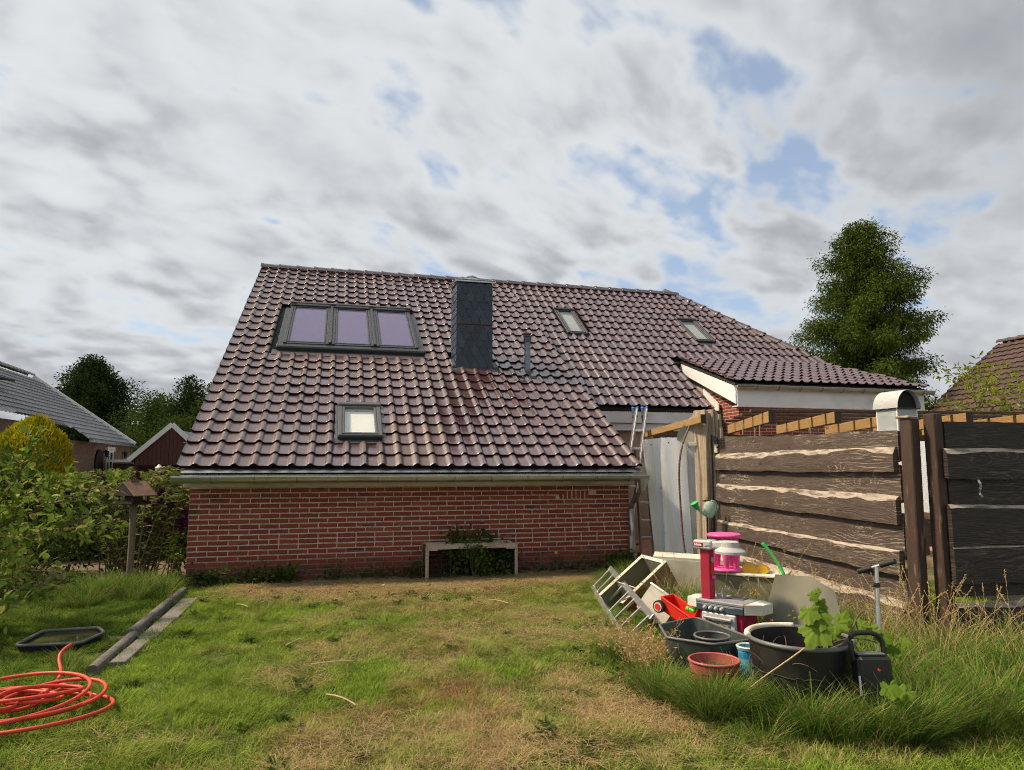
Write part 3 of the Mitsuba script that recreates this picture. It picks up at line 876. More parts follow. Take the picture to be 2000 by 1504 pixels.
def clump_leaves(C, Rr, per, size, rng, droop=0.0, out=1.0, squash=0.8, aspect=.45, flat=0.45, rich=False, fill=0.55):
    """Leaves through the outer part of clumps: centres C, radii Rr."""
    P, D = [], []
    for c, rad in zip(C, Rr):
        n = max(6, int(per * rad ** 2))
        u = rng.normal(size=(n, 3))
        u /= np.linalg.norm(u, axis=1, keepdims=True)
        rr_ = rad * (fill + (1 - fill) * rng.random((n, 1)) ** 0.7) * (1 + 0.22 * rng.normal(size=(n, 1)))
        P.append(c + u * rr_ * V(1, 1, squash))
        D.append(u * out + rng.normal(size=(n, 3)) * 0.55 - V(0, 0, droop))
    P, D = np.vstack(P), np.vstack(D)
    return leafmesh(P, D, size * (0.65 + 0.7 * rng.random(len(P))), rng, aspect=aspect, flat=flat, rich=rich)


def tree(name, label, base, H, prof, leaf, leafsize, seed, trunk_r=0.2, n_limbs=90, clump=0.5, per=260, droop=0.5, bark="bark", cat_="tree", group=None, z0=0.1, up_tilt=0.05, aspect=.4, lean=(0, 0), lobes=0.0, fill=.55):
    """A tree with a tapered trunk, limbs to every clump and a crown of leaf clumps. prof: (height share, crown radius) pairs."""
    rg = np.random.default_rng(seed)
    t = thing(name, label, cat_, group)
    base = V(*base)
    hs, rs = np.array(prof).T
    axis = lambda h: base + V(lean[0] * h, lean[1] * h, h * H)
    zz = np.linspace(0, .96, 14)
    pts = np.array([axis(h) + V(rg.normal(0, .01), rg.normal(0, .01), 0) * H for h in zz])
    add("trunk", tube(pts, trunk_r * (1 - .93 * zz), 9), bark, t, smooth=True)
    limbs, C, Rr = [], [], []
    for k in range(n_limbs):
        h = z0 + (1 - z0) * ((k + rg.random()) / n_limbs) ** 0.85
        h = min(h, .985)
        az = k * 2.39996 + rg.normal(0, .35)
        L = np.interp(h, hs, rs) * (0.72 + 0.42 * rg.random()) * (1 + lobes * (meshkit.noise(V(math.cos(az) * 1.6 + 7, math.sin(az) * 1.6 + 3, h * 9 + seed)) - .5))
        a = axis(h * .98)
        dirv = V(math.cos(az), math.sin(az), up_tilt + rg.normal(0, .12))
        b = a + dirv * L
        b[2] = min(b[2], base[2] + H)
        limbs.append(tube(np.array([a, a + (b - a) * .5 + V(0, 0, .04 * L), b]), np.array([.20, .11, .03]) * trunk_r * (.5 + .5 * (1 - h)), 4))
        m = max(1, int(round(L / clump / 0.9)))
        for q in range(m):
            f = (q + 0.75) / m
            C.append(a + (b - a) * min(f, 1.0) + rg.normal(0, .14, 3) * clump)
            Rr.append(clump * (0.65 + 0.6 * rg.random()) * (0.75 + 0.25 * min(1, L / (2 * clump))))
    add("limbs", cat(limbs), bark, t, kind="stuff")
    m, uv = clump_leaves(C, Rr, per, leafsize, rg, droop=droop, aspect=aspect, fill=fill)
    add("crown", m, leaf, t, uv=uv)
    return t


# big feathery conifer behind the wing
tree("conifer_tree", "tall feathery green conifer rising behind the right end of the tiled roof", (22.55, 14.4, 0), 11.75,
     [(.2, 2.4), (.42, 2.55), (.52, 2.5), (.58, 2.2), (.66, 1.95), (.75, 1.6), (.86, 1.0), (.95, .62), (1, .25)], "foliage_conifer", 0.125, 3, 0.30, 150, .46, 1050, .75, lean=(0.3, 0.0), z0=.24, up_tilt=.12, aspect=.30, lobes=.95, fill=.30)
tree("copper_beech", "small dark purple treetop peeping over the hip of the roof", (20.9, 17.4, 0), 6.9, [(.3, 1.6), (.8, 1.2), (1, .3)], "foliage_purple", .14, 9, .15, 30, .5, 300, .2)
# trees beyond the left-hand houses
tree("dark_conifer", "broad dark conifer behind the grey roofed house", (-13.9, 41.3, 0), 8.3, [(.1, 3.0), (.4, 2.9), (.6, 2.3), (.75, 1.5), (.9, .7), (1, .15)], "foliage_dark", .2, 4, .3, 120, .7, 330, -.15, up_tilt=.35)
tree("bushy_tree", "bushy mid green tree between the two garages and the dark conifer", (-8.7, 36.0, 0), 5.6, [(.1, 2.4), (.5, 2.6), (.8, 1.7), (1, .4)], "foliage_mid", .16, 5, .2, 60, .65, 320, .2)
tree("pale_tree", "pale green loose tree just left of the twin conifers", (-7.5, 37.5, 0), 5.0, [(.1, 1.6), (.5, 1.9), (.8, 1.4), (1, .4)], "foliage_shrub", .15, 15, .2, 40, .6, 320, .2)
for k, (x, y, h, w) in enumerate(((-6.35, 33.0, 6.3, 1.3), (-4.95, 32.6, 6.0, 1.5))):
    tree("slim_conifer", ["slim dark conifer left of the tiled roof, the left one of two", "dark conifer half hidden by the tiled roof edge, the right one of two"][k], (x, y, 0), h,
         [(.1, w), (.5, w), (.75, w * .7), (.92, w * .35), (1, .1)], "foliage_conifer" if k else "foliage_dark", .17, 6 + k, .2, 70, .5, 380, -.1, up_tilt=.3, group="two conifers by the tiled roof")
tree("low_tree", "low green tree behind the brown garage gable", (-5.9, 29.5, 0), 3.9, [(.1, 1.6), (.6, 1.7), (1, .5)], "foliage_mid", .15, 17, .15, 40, .6, 300, .2)
tree("elder_tree", "young open tree with yellow green leaves in front of the brown roof", (15.4, 3.1, 0), 3.7, [(.3, .4), (.6, .6), (.85, .95), (1, .4)], "foliage_lime", .12, 21, .05, 13, .22, 380, .1, "pale_bark", up_tilt=.3, z0=.35, group="young yellow green trees")
tree("elder_tree", "leaning branchy young tree with yellow green sprays near the right edge", (16.6, 3.0, 0), 3.35, [(.3, .6), (.7, 1.2), (1, .5)], "foliage_lime", .12, 23, .05, 9, .22, 420, .1, "pale_bark", up_tilt=.2, z0=.4, group="young yellow green trees")
tree("bright_bush", "bright yellow green bush below the right end of the zinc gutter", (14.15, 3.6, 0), 2.75, [(.1, .5), (.6, .5), (1, .2)], "foliage_lime", .10, 22, .05, 30, .26, 560, .2, "pale_bark", cat_="bush")
tree("bright_bush", "darker green bush behind the young yellow green trees", (16.0, 6.5, 0), 2.9, [(.1, 1.0), (.6, 1.0), (1, .4)], "foliage_mid", .13, 27, .06, 36, .45, 380, .2, cat_="bush")

# clipped hedge at the back left
r = np.random.default_rng(31)
n = 52000
P = np.stack([r.uniform(-9.5, -0.35, n), r.uniform(2.6, 3.5, n), r.uniform(0.02, 1.27, n)], 1)
w = np.minimum.reduce([P[:, 1] - 2.6, 1.27 - P[:, 2], 3.5 - P[:, 1], np.abs(P[:, 0] + .35)])
P = P[w < .16]
P += (meshkit.noise(P * 3.0, 3)[:, None] - .5) * V(.05, .16, .14)
D = np.stack([r.normal(0, .6, len(P)), r.normal(-.5, .6, len(P)), r.normal(.6, .6, len(P))], 1)
m, uv = leafmesh(P, D, .045 + .04 * r.random(len(P)), r, aspect=.55)
hedge = thing("hedge", "clipped light green hedge behind the bird table", "hedge")
add("foliage", m, "foliage_hedge", hedge, uv=uv)
add("stems", cat([cyl((x, 3.05 + r.normal(0, .08), 0), (x + r.normal(0, .1), 3.05, 1.0), .02, .01, 5) for x in np.arange(-9.3, -.4, .35)] + [box(9.0, .6, 1.0, (-4.95, 3.05, .52))]), "foliage_core" if "foliage_core" in scene else mat("foliage_core", (0.008, 0.014, 0.005), 0.9), hedge)  # stems plus a solid near-black core box filling the hedge

# golden conifer bush
r = np.random.default_rng(33)
gb = thing("golden_bush", "rounded golden yellow conifer bush in front of the grey roofed house", "bush")
c = V(-4.28, 6.95, 1.15)
n = 17000
u = r.normal(size=(n, 3))
u /= np.linalg.norm(u, axis=1, keepdims=True)
lob = 1 + .16 * (meshkit.noise(u * 3.2 + 9, 2) - .5) + .10 * (meshkit.noise(u * 9 + 4, 5) - .5)
P = c + u * V(.70, .70, 1.16) * (lob * (0.80 + .20 * r.random(n) ** .5))[:, None]
keep = P[:, 2] > .05
D = u[keep] * V(.5, .5, .3) + V(0, 0, 1.0) + r.normal(0, .25, (keep.sum(), 3))
m, uv = leafmesh(P[keep], D, .075 + .06 * r.random(keep.sum()), r, aspect=.3, flat=0)
add("foliage", m, "foliage_gold", gb, uv=uv)
add("dark_core", moved(trimesh.creation.icosphere(subdivisions=3, radius=1.0), c, np.diag([.52, .52, .92])), "foliage_core", gb)  # solid near-black core filling the inside of the foliage

# leafy bushes at the left edge
def bush(name, label, centre, rad, leaf, size, per, seed, n=26, squash=1.0, stems=7, **kw):
    rg = np.random.default_rng(seed)
    t = thing(name, label, "bush", "bushes at the left edge")
    u = rg.normal(size=(n, 3))
    u /= np.linalg.norm(u, axis=1, keepdims=True)
    C = V(*centre) + u * V(*rad) * (0.45 + .5 * rg.random((n, 1)))
    C[:, 2] = np.maximum(C[:, 2], .12)
    m, uv = clump_leaves(C, np.full(n, min(rad) * .42) * (0.7 + .6 * rg.random(n)), per, size, rg, fill=.25, **kw)
    add("foliage", m, leaf, t, uv=uv)
    b = V(centre[0], centre[1], 0)
    add("stems", cat([tube(np.array([b + rg.normal(0, .07, 3) * V(1, 1, 0), b + (c - b) * .5 + V(0, 0, .1), c]), np.array([.012, .008, .004]), 5) for c in C[:stems * 2]]), "twig", t)
    return t


bush("leafy_bush", "dark leafy bush at the left edge beside the golden bush", (-2.62, 1.35, 1.05), (.62, .6, .85), "foliage_mid", .095, 900, 41, 34, aspect=.5, droop=.2)
bush("leafy_bush", "low dark green bush behind the apple branches", (-1.75, .35, .45), (.85, .6, .50), "foliage_weed", .07, 1100, 42, 34, aspect=.5)
bush("leafy_bush", "pale green hydrangea like bush below the leafy left edge", (-2.05, -.55, .42), (.65, .6, .45), "foliage_shrub", .085, 900, 43, 26, aspect=.6)
bush("leafy_bush", "small bright green bush at the left foot of the brick wall", (-.16, .30, .30), (.16, .25, .30), "foliage_hedge", .055, 2600, 44, 18, aspect=.45)

# butterfly bush with purple flower spikes
rg = np.random.default_rng(51)
bd = thing("butterfly_bush", "arching butterfly bush with dark purple flower spikes left of the brick wall", "bush")
stems, P, D, S, FL = [], [], [], [], []
for k in range(72):
    b = V(-.76 + rg.normal(0, .18), .62 + rg.normal(0, .12), 0)
    az = rg.uniform(-.5, 3.6) if k % 3 else rg.uniform(-.7, .6)
    L = rg.uniform(.45, 1.0)
    top = b + V(math.cos(az) * L * rg.uniform(.5, .95), math.sin(az) * L * .55, rg.uniform(.85, 1.38))
    midp = b + (top - b) * .5 + V(0, 0, .22)
    path = spline([b, midp, top, top + (top - midp) * V(.35, .35, .02) - V(0, 0, .05)], 24)
    stems.append(tube(path, np.linspace(.011, .003, 24), 5))
    for i in range(7, 24):
        for q in range(3):
            a = rg.uniform(0, 6.28)
            P.append(path[i])
            D.append(V(math.cos(a), math.sin(a), rg.uniform(-.35, .5)))
            S.append(rg.uniform(.06, .125))
    if k % 4 == 0:
        FL.append(path[-6:])
m, uv = leafmesh(np.array(P), np.array(D), np.array(S), rg, aspect=.24, flat=.8, fold=.1)
add("foliage", m, "foliage_shrub", bd, uv=uv)
add("stems", cat(stems), "twig", bd)
FL = [f for f in FL][:7] + [np.linspace(V(-.33, .50, 1.02), V(-.28, .42, .90), 6), np.linspace(V(-.10, .30, .86), V(-.04, .18, .70), 6), np.linspace(V(-.15, .36, .74), V(-.12, .30, .62), 6), np.linspace(V(-.56, .48, .74), V(-.52, .42, .66), 6), np.linspace(V(-.44, .55, 1.10), V(-.42, .5, 1.0), 6)]
for f in FL:
    q = np.repeat(f, 34, 0) + rg.normal(0, .017, (len(f) * 34, 3))
    m, uv = leafmesh(q, rg.normal(size=q.shape), .02 + .01 * rg.random(len(q)), rg, aspect=.8)
    add("flower_spike", m, "flower_purple", bd, uv=uv)

# young apple tree reaching in from the left
rg = np.random.default_rng(61)
ap = thing("apple_tree", "young apple tree with spreading leafy branches at the lower left", "tree")
tr = spline([(-1.62, -2.05, -.02), (-1.50, -2.0, .35), (-1.36, -1.9, .8)], 16)
add("trunk", tube(tr, np.linspace(.035, .022, 16), 10), "pale_bark", ap, smooth=True)
main = [
    [(-1.36, -1.9, .8), (-1.16, -2.05, 1.05), (-.96, -2.20, 1.33), (-.86, -2.28, 1.60)],
    [(-1.40, -1.95, .7), (-1.05, -2.0, .92), (-.72, -1.9, 1.08), (-.42, -1.75, 1.17)],
    [(-1.44, -1.98, .55), (-1.05, -2.3, .70), (-.70, -2.45, .84), (-.42, -2.4, .93)],
    [(-1.5, -2.0, .40), (-1.15, -2.5, .47), (-.80, -2.75, .52), (-.55, -2.75, .56)],
    [(-1.36, -1.9, .8), (-1.35, -2.2, 1.10), (-1.30, -2.45, 1.28), (-1.22, -2.6, 1.36)],
    [(-1.44, -1.95, .60), (-1.0, -1.6, .72), (-.72, -1.3, .80), (-.48, -1.05, .76)],
    [(-1.5, -2.0, .45), (-1.35, -2.55, .62), (-1.15, -2.85, .78), (-.98, -2.95, .85)],
    [(-1.5, -2.0, .32), (-1.2, -2.6, .30), (-.92, -2.95, .27), (-.70, -3.0, .30)],
    [(-1.40, -1.93, .72), (-1.30, -1.6, 1.0), (-1.15, -1.35, 1.15), (-.95, -1.15, 1.22)],
    [(-1.52, -2.0, .30), (-1.25, -2.2, .30), (-.9, -2.25, .36), (-.52, -2.2, .40)],
]
P, D, S = [], [], []
for mbr in main:
    path = spline(mbr, 30)
    add("branch", tube(path, np.linspace(.011, .003, 30), 7), "twig", ap, smooth=True)
    tw = []
    for i in range(5, 30, 2):
        d0 = unit(path[min(i + 1, 29)] - path[i - 1])
        for q in range(3):
            dv = unit(d0 * .5 + rg.normal(0, .7, 3) + V(0, 0, .15))
            L = rg.uniform(.07, .24)
            e = path[i] + dv * L
            tw.append(tube(np.array([path[i], path[i] + dv * L * .55 + V(0, 0, .01), e]), np.array([.0035, .0028, .0016]), 4))
            for f in np.linspace(.3, 1, 5):
                P.append(path[i] + dv * L * f)
                D.append(unit(dv * .5 + rg.normal(0, .75, 3) - V(0, 0, .12)))
                S.append(rg.uniform(.050, .098))
    add("twigs", cat(tw), "twig", ap, kind="stuff")
P, D, S = np.array(P), np.array(D), np.array(S)
m, uv = leafmesh(P, D, S, rg, aspect=.55, flat=.55, fold=.16, rich=True)
add("leaves", m, "foliage_apple", ap, uv=uv, smooth=True, kind="stuff")

# ------------------------------------------------------------------ neighbouring buildings
def course_tiles(c1, c2, dark, w, h):
    """Far roof tiles told apart only as rows: the pattern runs along the roof's own directions (uv in metres)."""
    def fn(p, n, uv):
        v = uv.y / h
        fv = v - dr.floor(v)
        u = uv.x / w
        fu = u - dr.floor(u)
        t = cell_rand(dr.floor(u), dr.floor(v))
        out = mix(mi.Color3f(*c1), mi.Color3f(*c2), t) * (0.75 + 0.5 * fbm(p.x * .8, p.y * .8, p.z * .8))
        return out
    return fn


def tile_courses(o, eu, ev, LU, LV, w, h, cut=None, amp=.03, step=.035):
    """A tiled slope as real relief: every course a wavy sheet lapped over the one below."""
    eu, ev = unit(eu), unit(ev)
    en = np.cross(eu, ev)
    out, uvs = [], []
    nu = max(2, int(LU / w)) * 4
    for k in range(int(LV / h)):
        u = np.linspace(0, LU, nu + 1)
        wave = amp * (0.5 + 0.5 * np.cos(2 * np.pi * u / w + .6)) ** 2
        rows = []
        for dv, dn in ((0.0, -.02), (0.0, step), (h * 1.08, .002)):
            vv = k * h + dv
            rows.append(o + u[:, None] * eu + vv * ev + (wave * (dn > -.01) + dn)[:, None] * en)
        g = np.array(rows)
        m = sheet(g)
        if cut is not None:
            cx = m.triangles_center
            keep = cut((cx - o) @ eu, (cx - o) @ ev)
            m.update_faces(keep)
        m.invert()
        out.append(m)
        uv = np.stack([np.tile(u, 3), np.repeat([k * h + .01, k * h + .1 * h, (k + .98) * h], nu + 1)], 1)
        uvs.append(uv)
    return cat(out), np.vstack(uvs)


mat("grey_tiles", course_tiles((0.105, 0.108, 0.115), (0.155, 0.158, 0.165), 0, .3, .33), 0.42)
mat("brown_tiles", course_tiles((0.056, 0.033, 0.028), (0.080, 0.044, 0.036), 0, .3, .33), 0.55)
mat("pink_brick", lambda p, n, uv: mi.Color3f(0.20, 0.125, 0.095) * (0.7 + 0.6 * noise(p.x * 9, p.y * 9, p.z * 16)), 0.85)
mat("brown_boards", mottled((0.075, 0.022, 0.015), 0.25, 12.0), 0.7)
mat("white_paint", mottled((0.74, 0.74, 0.72), 0.05, 5.0), 0.4)
mat("dark_glass", (0.01, 0.012, 0.014), 0.06, specular=0.6)
mat("dark_timber", mottled((0.030, 0.022, 0.017), 0.35, 18.0), 0.75)
gh = thing("grey_roofed_house", "pinkish brick house with a long grey tiled roof at the left edge", "house")
far_y, ridge, eave = 26.3, V(-11.7, 26.3, 5.40), V(-7.35, 26.3, 2.38)
evd = ridge - eave
eud = V(.06, -1, 0)
mm, uv = tile_courses(eave + V(.0, 0, .02), unit(eud), unit(evd), 20.0, np.linalg.norm(evd), .30, .335, cut=lambda u, v: ~((u > 7.6) & (v < .40)))
add("roof", mm, "grey_tiles", gh, uv=uv, smooth=False)
add("barge_board", bar(eave + V(.02, .05, .02), ridge + V(0, .05, .04), .06, .16, up=(0.5, 0, 1)), "white_paint", gh)
rf = gh + "__roof"
for k in range(26):
    y = far_y - .2 - k * .42
    add("ridge_cap", moved(cap_mesh(.45, .15, .13), (ridge[0] + .06 * (far_y - y), y, ridge[2] + .04), rot(-88, rng.normal(0, 1), 0)), "grey_tiles", rf, smooth=True)
add("chimney", box(.55, .55, 1.0, (-10.55, 15.6, 5.75)), "pink_brick", rf)
add("vent", cat(cyl((-10.35, 18.6, 4.9), (-10.3, 18.6, 5.40), .09), cyl((-10.3, 18.6, 5.32), (-10.3, 18.6, 5.42), .14)), "dark_timber", rf)
sk = add("skylight", moved(box(.85, 1.15, .10), (-9.45, 16.5, 4.02), rot(0, math.degrees(math.atan2(evd[2], -evd[0])), 0)), "dark_timber", rf)
add("pane", moved(box(.62, .9, .02), (-9.40, 16.5, 4.09), rot(0, math.degrees(math.atan2(evd[2], -evd[0])), 0)), "grey_blind", sk)
add("open_sash", moved(box(.8, 1.05, .05), (-9.10, 16.5, 4.25), rot(0, math.degrees(math.atan2(evd[2], -evd[0])) - 28, 0)), "dark_timber", sk)
w_ = add("wall", cat(box(.25, 9.2, 2.3, (-7.55, 21.4 + .2, 1.16)), box(6.4, .25, 2.4, (-10.6, 26.1, 1.2)), box(2.0, .2, 2.55, (-8.75, 18.3, 1.27)), box(.25, 13.0, 2.80, (-8.05, 11.9, 1.4))), "pink_brick", gh)
add("gutter", bar((-7.30, 26.3, 2.30), (-7.35 + .06 * 7.4, 19.0, 2.30), .14, .10), "zinc", gh)
arch = thing_part = add("arched_opening", prism([(-.45, 0), (.45, 0), (.45, 1.5)] + [(.45 * math.cos(t), 1.5 + .45 * math.sin(t)) for t in np.linspace(.2, np.pi - .2, 8)] + [(-.45, 1.5)], .05, frame((-7.41, 21.6, .1), (0, 1, 0), (0, 0, 1), (1, 0, 0))), "dark_interior", gh)
wn = add("window", cat(box(.05, .06, 1.35, (-7.40, 22.55, 1.32)), box(.05, .06, 1.35, (-7.40, 23.35, 1.32)), box(.05, .8, .06, (-7.40, 22.95, 1.97)), box(.05, .8, .06, (-7.40, 22.95, .67)), box(.05, .06, 1.3, (-7.40, 22.90, 1.32))), "white_paint", gh)
add("pane", box(.02, .8, 1.3, (-7.415, 22.95, 1.32)), "dark_glass", wn)
add("shutter_box", box(.10, 1.0, .20, (-7.39, 22.95, 2.08)), "white_paint", wn)
for y in (22.2, 24.8):
    add("wall_lamp", cat(cyl((-7.30, y, 1.75), (-7.30, y, 2.0), .05, .09, 8), bar((-7.42, y, 1.95), (-7.30, y, 2.05), .03, .03)), "dark_timber", gh)

# brown boarded garage gable with white barge boards
gg = thing("boarded_garage", "garage with brown boarded gable, white barge boards and open front", "garage")
ax, ay, az_, ex, ez = -4.33, 19.4, 2.96, 1.20, 1.80
for k in range(17):
    x = ax - ex + .07 + k * .142
    h = az_ - .06 - abs(x - ax) / ex * (az_ - ez) - .02
    h = max(h, 1.56)
    add("board", box(.132, .03, h - 1.42, (x, ay, (h + 1.42) / 2), b=.006), "brown_boards", gg)
for s in (-1, 1):
    add("barge_board", bar((ax, ay - .06, az_ + .0), (ax + s * (ex + .22), ay - .06, ez - .2), .05, .17, up=(0, -1, 0) if False else (s * .0, 0, 1)), "white_paint", gg)
o = V(ax + ex + .25, ay - .05, ez - .24)
mm, uv = tile_courses(o, V(0, 1, 0), V(-(ex + .25), 0, az_ - ez + .26), 5.0, 1.95, .3, .33)
mm.invert()
add("roof", mm, "grey_tiles", gg, uv=uv)
o2 = V(ax - ex - .25, ay - .05, ez - .24)
mm, uv = tile_courses(o2, V(0, 1, 0), V((ex + .25), 0, az_ - ez + .26), 5.0, 1.95, .3, .33)
add("roof", mm, "grey_tiles", gg, uv=uv)
add("side_wall", box(.15, 5.0, 1.7, (ax + ex, ay + 2.6, .85)), "brown_boards", gg)
add("side_wall", box(.15, 5.0, 1.7, (ax - ex, ay + 2.6, .85)), "brown_boards", gg)
add("rear_wall", box(2.4, .1, 2.0, (ax, ay + 4.9, 1.0)), "dark_interior", gg)
for z in (2.28, 1.62):
    add("hinge_strap", box(.26, .012, .02, (ax + .55, ay - .025, z)), "white_paint", gg)
lw = thing("side_annex", "low flat roofed link with white edge between house and garage", "annex")
add("wall", box(1.5, .15, 1.50, (-6.4, 22.6, .75)), "pink_brick", lw)
add("roof_edge", box(1.6, .9, .10, (-6.4, 22.3, 1.60)), "white_paint", lw)
gp = thing("gate_pillar", "small brick pillar with a lantern in front of the brown garage", "pillar")
add("shaft", box(.36, .36, .95, (-4.30, 17.6, .48)), "red_brick", gp, uv=None)
ln = add("lantern", cat(cyl((-4.30, 17.6, .96), (-4.30, 17.6, 1.10), .03, n=8), lathe([(.02, 1.10), (.10, 1.13), (.13, 1.30), (.10, 1.32)], 8) if False else cyl((-4.30, 17.6, 1.10), (-4.30, 17.6, 1.32), .085, .12, 8), cyl((-4.30, 17.6, 1.32), (-4.30, 17.6, 1.45), .14, .02, 8)), "white_paint", gp)

# brown roofed house at the right edge
bh = thing("brown_roofed_house", "house with a brown tiled roof at the right edge, behind the young trees", "house")
apx = V(26.3, 11.5, 6.05)
eu = unit(V(-.10, -.995, 0))
evn = -unit(V(-.995, .10, -.80))
base = apx - evn * 5.4
mm, uv = tile_courses(base, eu, evn, 14.0, 5.45, .30, .335, amp=.04, step=.05)
mm.invert()
add("roof", mm, "brown_tiles", bh, uv=uv)
rf = bh + "__roof"
for k in range(14):
    add("ridge_cap", moved(cap_mesh(.46, .15, .135), apx + eu * k * .44 + V(0, 0, .05), rot(-95.7, rng.normal(0, 1), 0)), "brown_tiles", rf, smooth=True)
bx = base + V(.995, -.10, 0) * .4
pts = [bx, bx + eu * 14, bx + eu * 14 + V(.995, -.10, 0) * 8, bx + V(.995, -.10, 0) * 8]
add("wall", prism([(q[0], q[1]) for q in pts][::-1], base[2] + .2, np.eye(4)), "pink_brick", bh)

# ------------------------------------------------------------------ materials of the yard
def grain_field(u, v):
    """The growth ring pattern of a sawn board and the distance to its nearest knot."""
    d, d2, r = voronoi(u * 1.5 + 3, v * 4.5)
    ring = dr.exp(-dr.square(d / 0.22))
    w = fbm(u * 1.3, v * 5.0, 3.0, octaves=5)
    h = v * 62 + w * 13 + ring * 6
    return h, d, ring


def grainy(c1, c2, worn, axis, amt=0.5):
    """Weathered board: growth rings along the board (axis 0 = x, 1 = y), bent round knots, worn pale where the stain has gone."""
    def fn(p, n, uv):
        u = p.x if axis == 0 else p.y
        v = p.z
        h, d, ring = grain_field(u, v)
        fine = fbm(u * 9, v * 230, 2.0, octaves=4)
        g = dr.sin(h * 2.9) * 0.40 + dr.sin(h * 6.1 + 1) * 0.35
        line = smoothstep(0.20, 0.85, g + 2.4 * (fine - 0.5))
        wear = smoothstep(0.44, 0.74, fbm(u * 1.9 + 9, v * 4.0, 7.0, octaves=4) + 0.14 * ring)
        fleck = smoothstep(0.55, 0.8, fbm(u * 22, v * 150, 4.0, octaves=4)) * smoothstep(0.5, 0.7, fbm(u * 2.7, v * 6, 8.0))
        out = mix(mi.Color3f(*c1), mi.Color3f(*c2), fbm(u * 3, v * 18, 1.0, octaves=4)) * (0.7 + 0.6 * fine)
        out = mix(out, mi.Color3f(*worn), dr.clip(line * (0.10 + 0.90 * wear) + fleck * 0.5, 0, 1) * amt)
        return out * (1 - 0.7 * dr.exp(-dr.square(d / 0.045)))
    return fn


def grain_bump(axis):
    def fn(p, n, uv):
        u = p.x if axis == 0 else p.y
        h, d, ring = grain_field(u, p.z)
        return 0.35 * dr.sin(h * 5.1 + 1) + fbm(u * 12, p.z * 200, 2.0) * 1.4 + fbm(u * 6, p.z * 20, 5.0) * 1.2
    return fn


mat("stained_board", grainy((0.044, 0.031, 0.025), (0.090, 0.066, 0.052), (0.34, 0.285, 0.22), 1, 0.80), 0.75, bump=(grain_bump(1), 0.0022, 2e-3))
mat("shaded_board", grainy((0.014, 0.0092, 0.008), (0.027, 0.018, 0.0155), (0.16, 0.13, 0.105), 0, 0.5), 0.6, bump=(grain_bump(0), 0.0022, 2e-3))  # darker copy of the fence boards, the panel's shade painted in
mat("frame_metal", mottled((0.36, 0.30, 0.225), 0.15, 9.0, (0.18, 0.12, 0.07), 5.0), 0.55)
mat("waney_edge", lambda p, n, uv: mix(mi.Color3f(0.34, 0.295, 0.24), mi.Color3f(0.11, 0.085, 0.065), smoothstep(0.42, 0.72, fbm(p.x * 9, p.y * 9, p.z * 40, octaves=4))) * (0.75 + 0.5 * fbm(p.x * 8, p.y * 8, p.z * 120)), 0.85,
    bump=(lambda p, n, uv: fbm(p.x * 20, p.y * 20, p.z * 140), 0.004, 3e-3))
mat("dark_post", lambda p, n, uv: mix(mi.Color3f(0.050, 0.028, 0.020), mi.Color3f(0.15, 0.12, 0.095), smoothstep(0.62, 0.78, fbm(p.x * 40, p.y * 40, p.z * 5, octaves=4)) * 0.8) * (0.7 + 0.6 * fbm(p.x * 60, p.y * 60, p.z * 6)), 0.7,
    bump=(lambda p, n, uv: fbm(p.x * 70, p.y * 70, p.z * 7), 0.003, 2e-3))
mat("old_plank", lambda p, n, uv: mix(mi.Color3f(0.44, 0.36, 0.27), mi.Color3f(0.20, 0.150, 0.108), fbm(p.x * 50, p.y * 50, p.z * 3.5, octaves=4)) * (0.6 + 0.8 * fbm(p.x * 130, p.y * 130, p.z * 9)), 0.85,
    bump=(lambda p, n, uv: fbm(p.x * 110, p.y * 110, p.z * 9), 0.004, 2e-3))
mat("new_timber", lambda p, n, uv: mix(mi.Color3f(0.34, 0.215, 0.085), mi.Color3f(0.23, 0.135, 0.05), fbm(p.x * 6 + p.y * 4, p.y * 3, p.z * 70, octaves=4)) * (0.8 + 0.4 * fbm(p.x * 4, p.y * 4, p.z * 160)), 0.65,
    bump=(lambda p, n, uv: fbm(p.x * 8, p.y * 8, p.z * 150), 0.002, 2e-3))
mat("brown_timber", mottled((0.085, 0.055, 0.036), 0.5, 16.0), 0.8)


def poly_base(p, n, uv):
    s = noise(p.x * 60 + p.y * 14, 2.0)
    s2 = noise(p.x * 17 + p.y * 4, 5.0)
    out = mix(mi.Color3f(0.80, 0.85, 0.92), mi.Color3f(0.84, 0.88, 0.92), s)
    out = mix(out, mi.Color3f(0.76, 0.75, 0.60), smoothstep(0.70, 0.84, s2) * 0.6)
    return out * (0.85 + 0.25 * fbm(p.x * 2, p.y * 2, p.z * 2))


scene["twinwall_sheet"] = {"type": "principledthin", "base_color": proc(poly_base), "roughness": 0.30, "diff_trans": 0.5, "spec_trans": 0.10, "eta": 1.45}
mat("aluminium", mottled((0.62, 0.62, 0.63), 0.12, 12.0), 0.38, metallic=0.95)
mat("blue_plastic", (0.02, 0.13, 0.48), 0.4)
mat("canvas_tarp", mottled((0.33, 0.33, 0.28), 0.18, 5.0, (0.20, 0.20, 0.16), 3.0), 0.8)
mat("off_white_paint", mottled((0.58, 0.55, 0.45), 0.12, 6.0, (0.33, 0.28, 0.19), 3.5), 0.5)
mat("rust_panel", lambda p, n, uv: mix(mi.Color3f(0.23, 0.185, 0.10), mi.Color3f(0.20, 0.055, 0.016), smoothstep(0.44, 0.66, fbm(p.x * 5, p.y * 5, p.z * 5, octaves=4) + 0.55 * (0.30 - p.z))) * (0.7 + 0.6 * fbm(p.x * 30, p.y * 30, p.z * 30)), 0.55)
mat("olive_panel", mottled((0.165, 0.160, 0.095), 0.2, 5.0, (0.10, 0.095, 0.055), 3.0), 0.5)
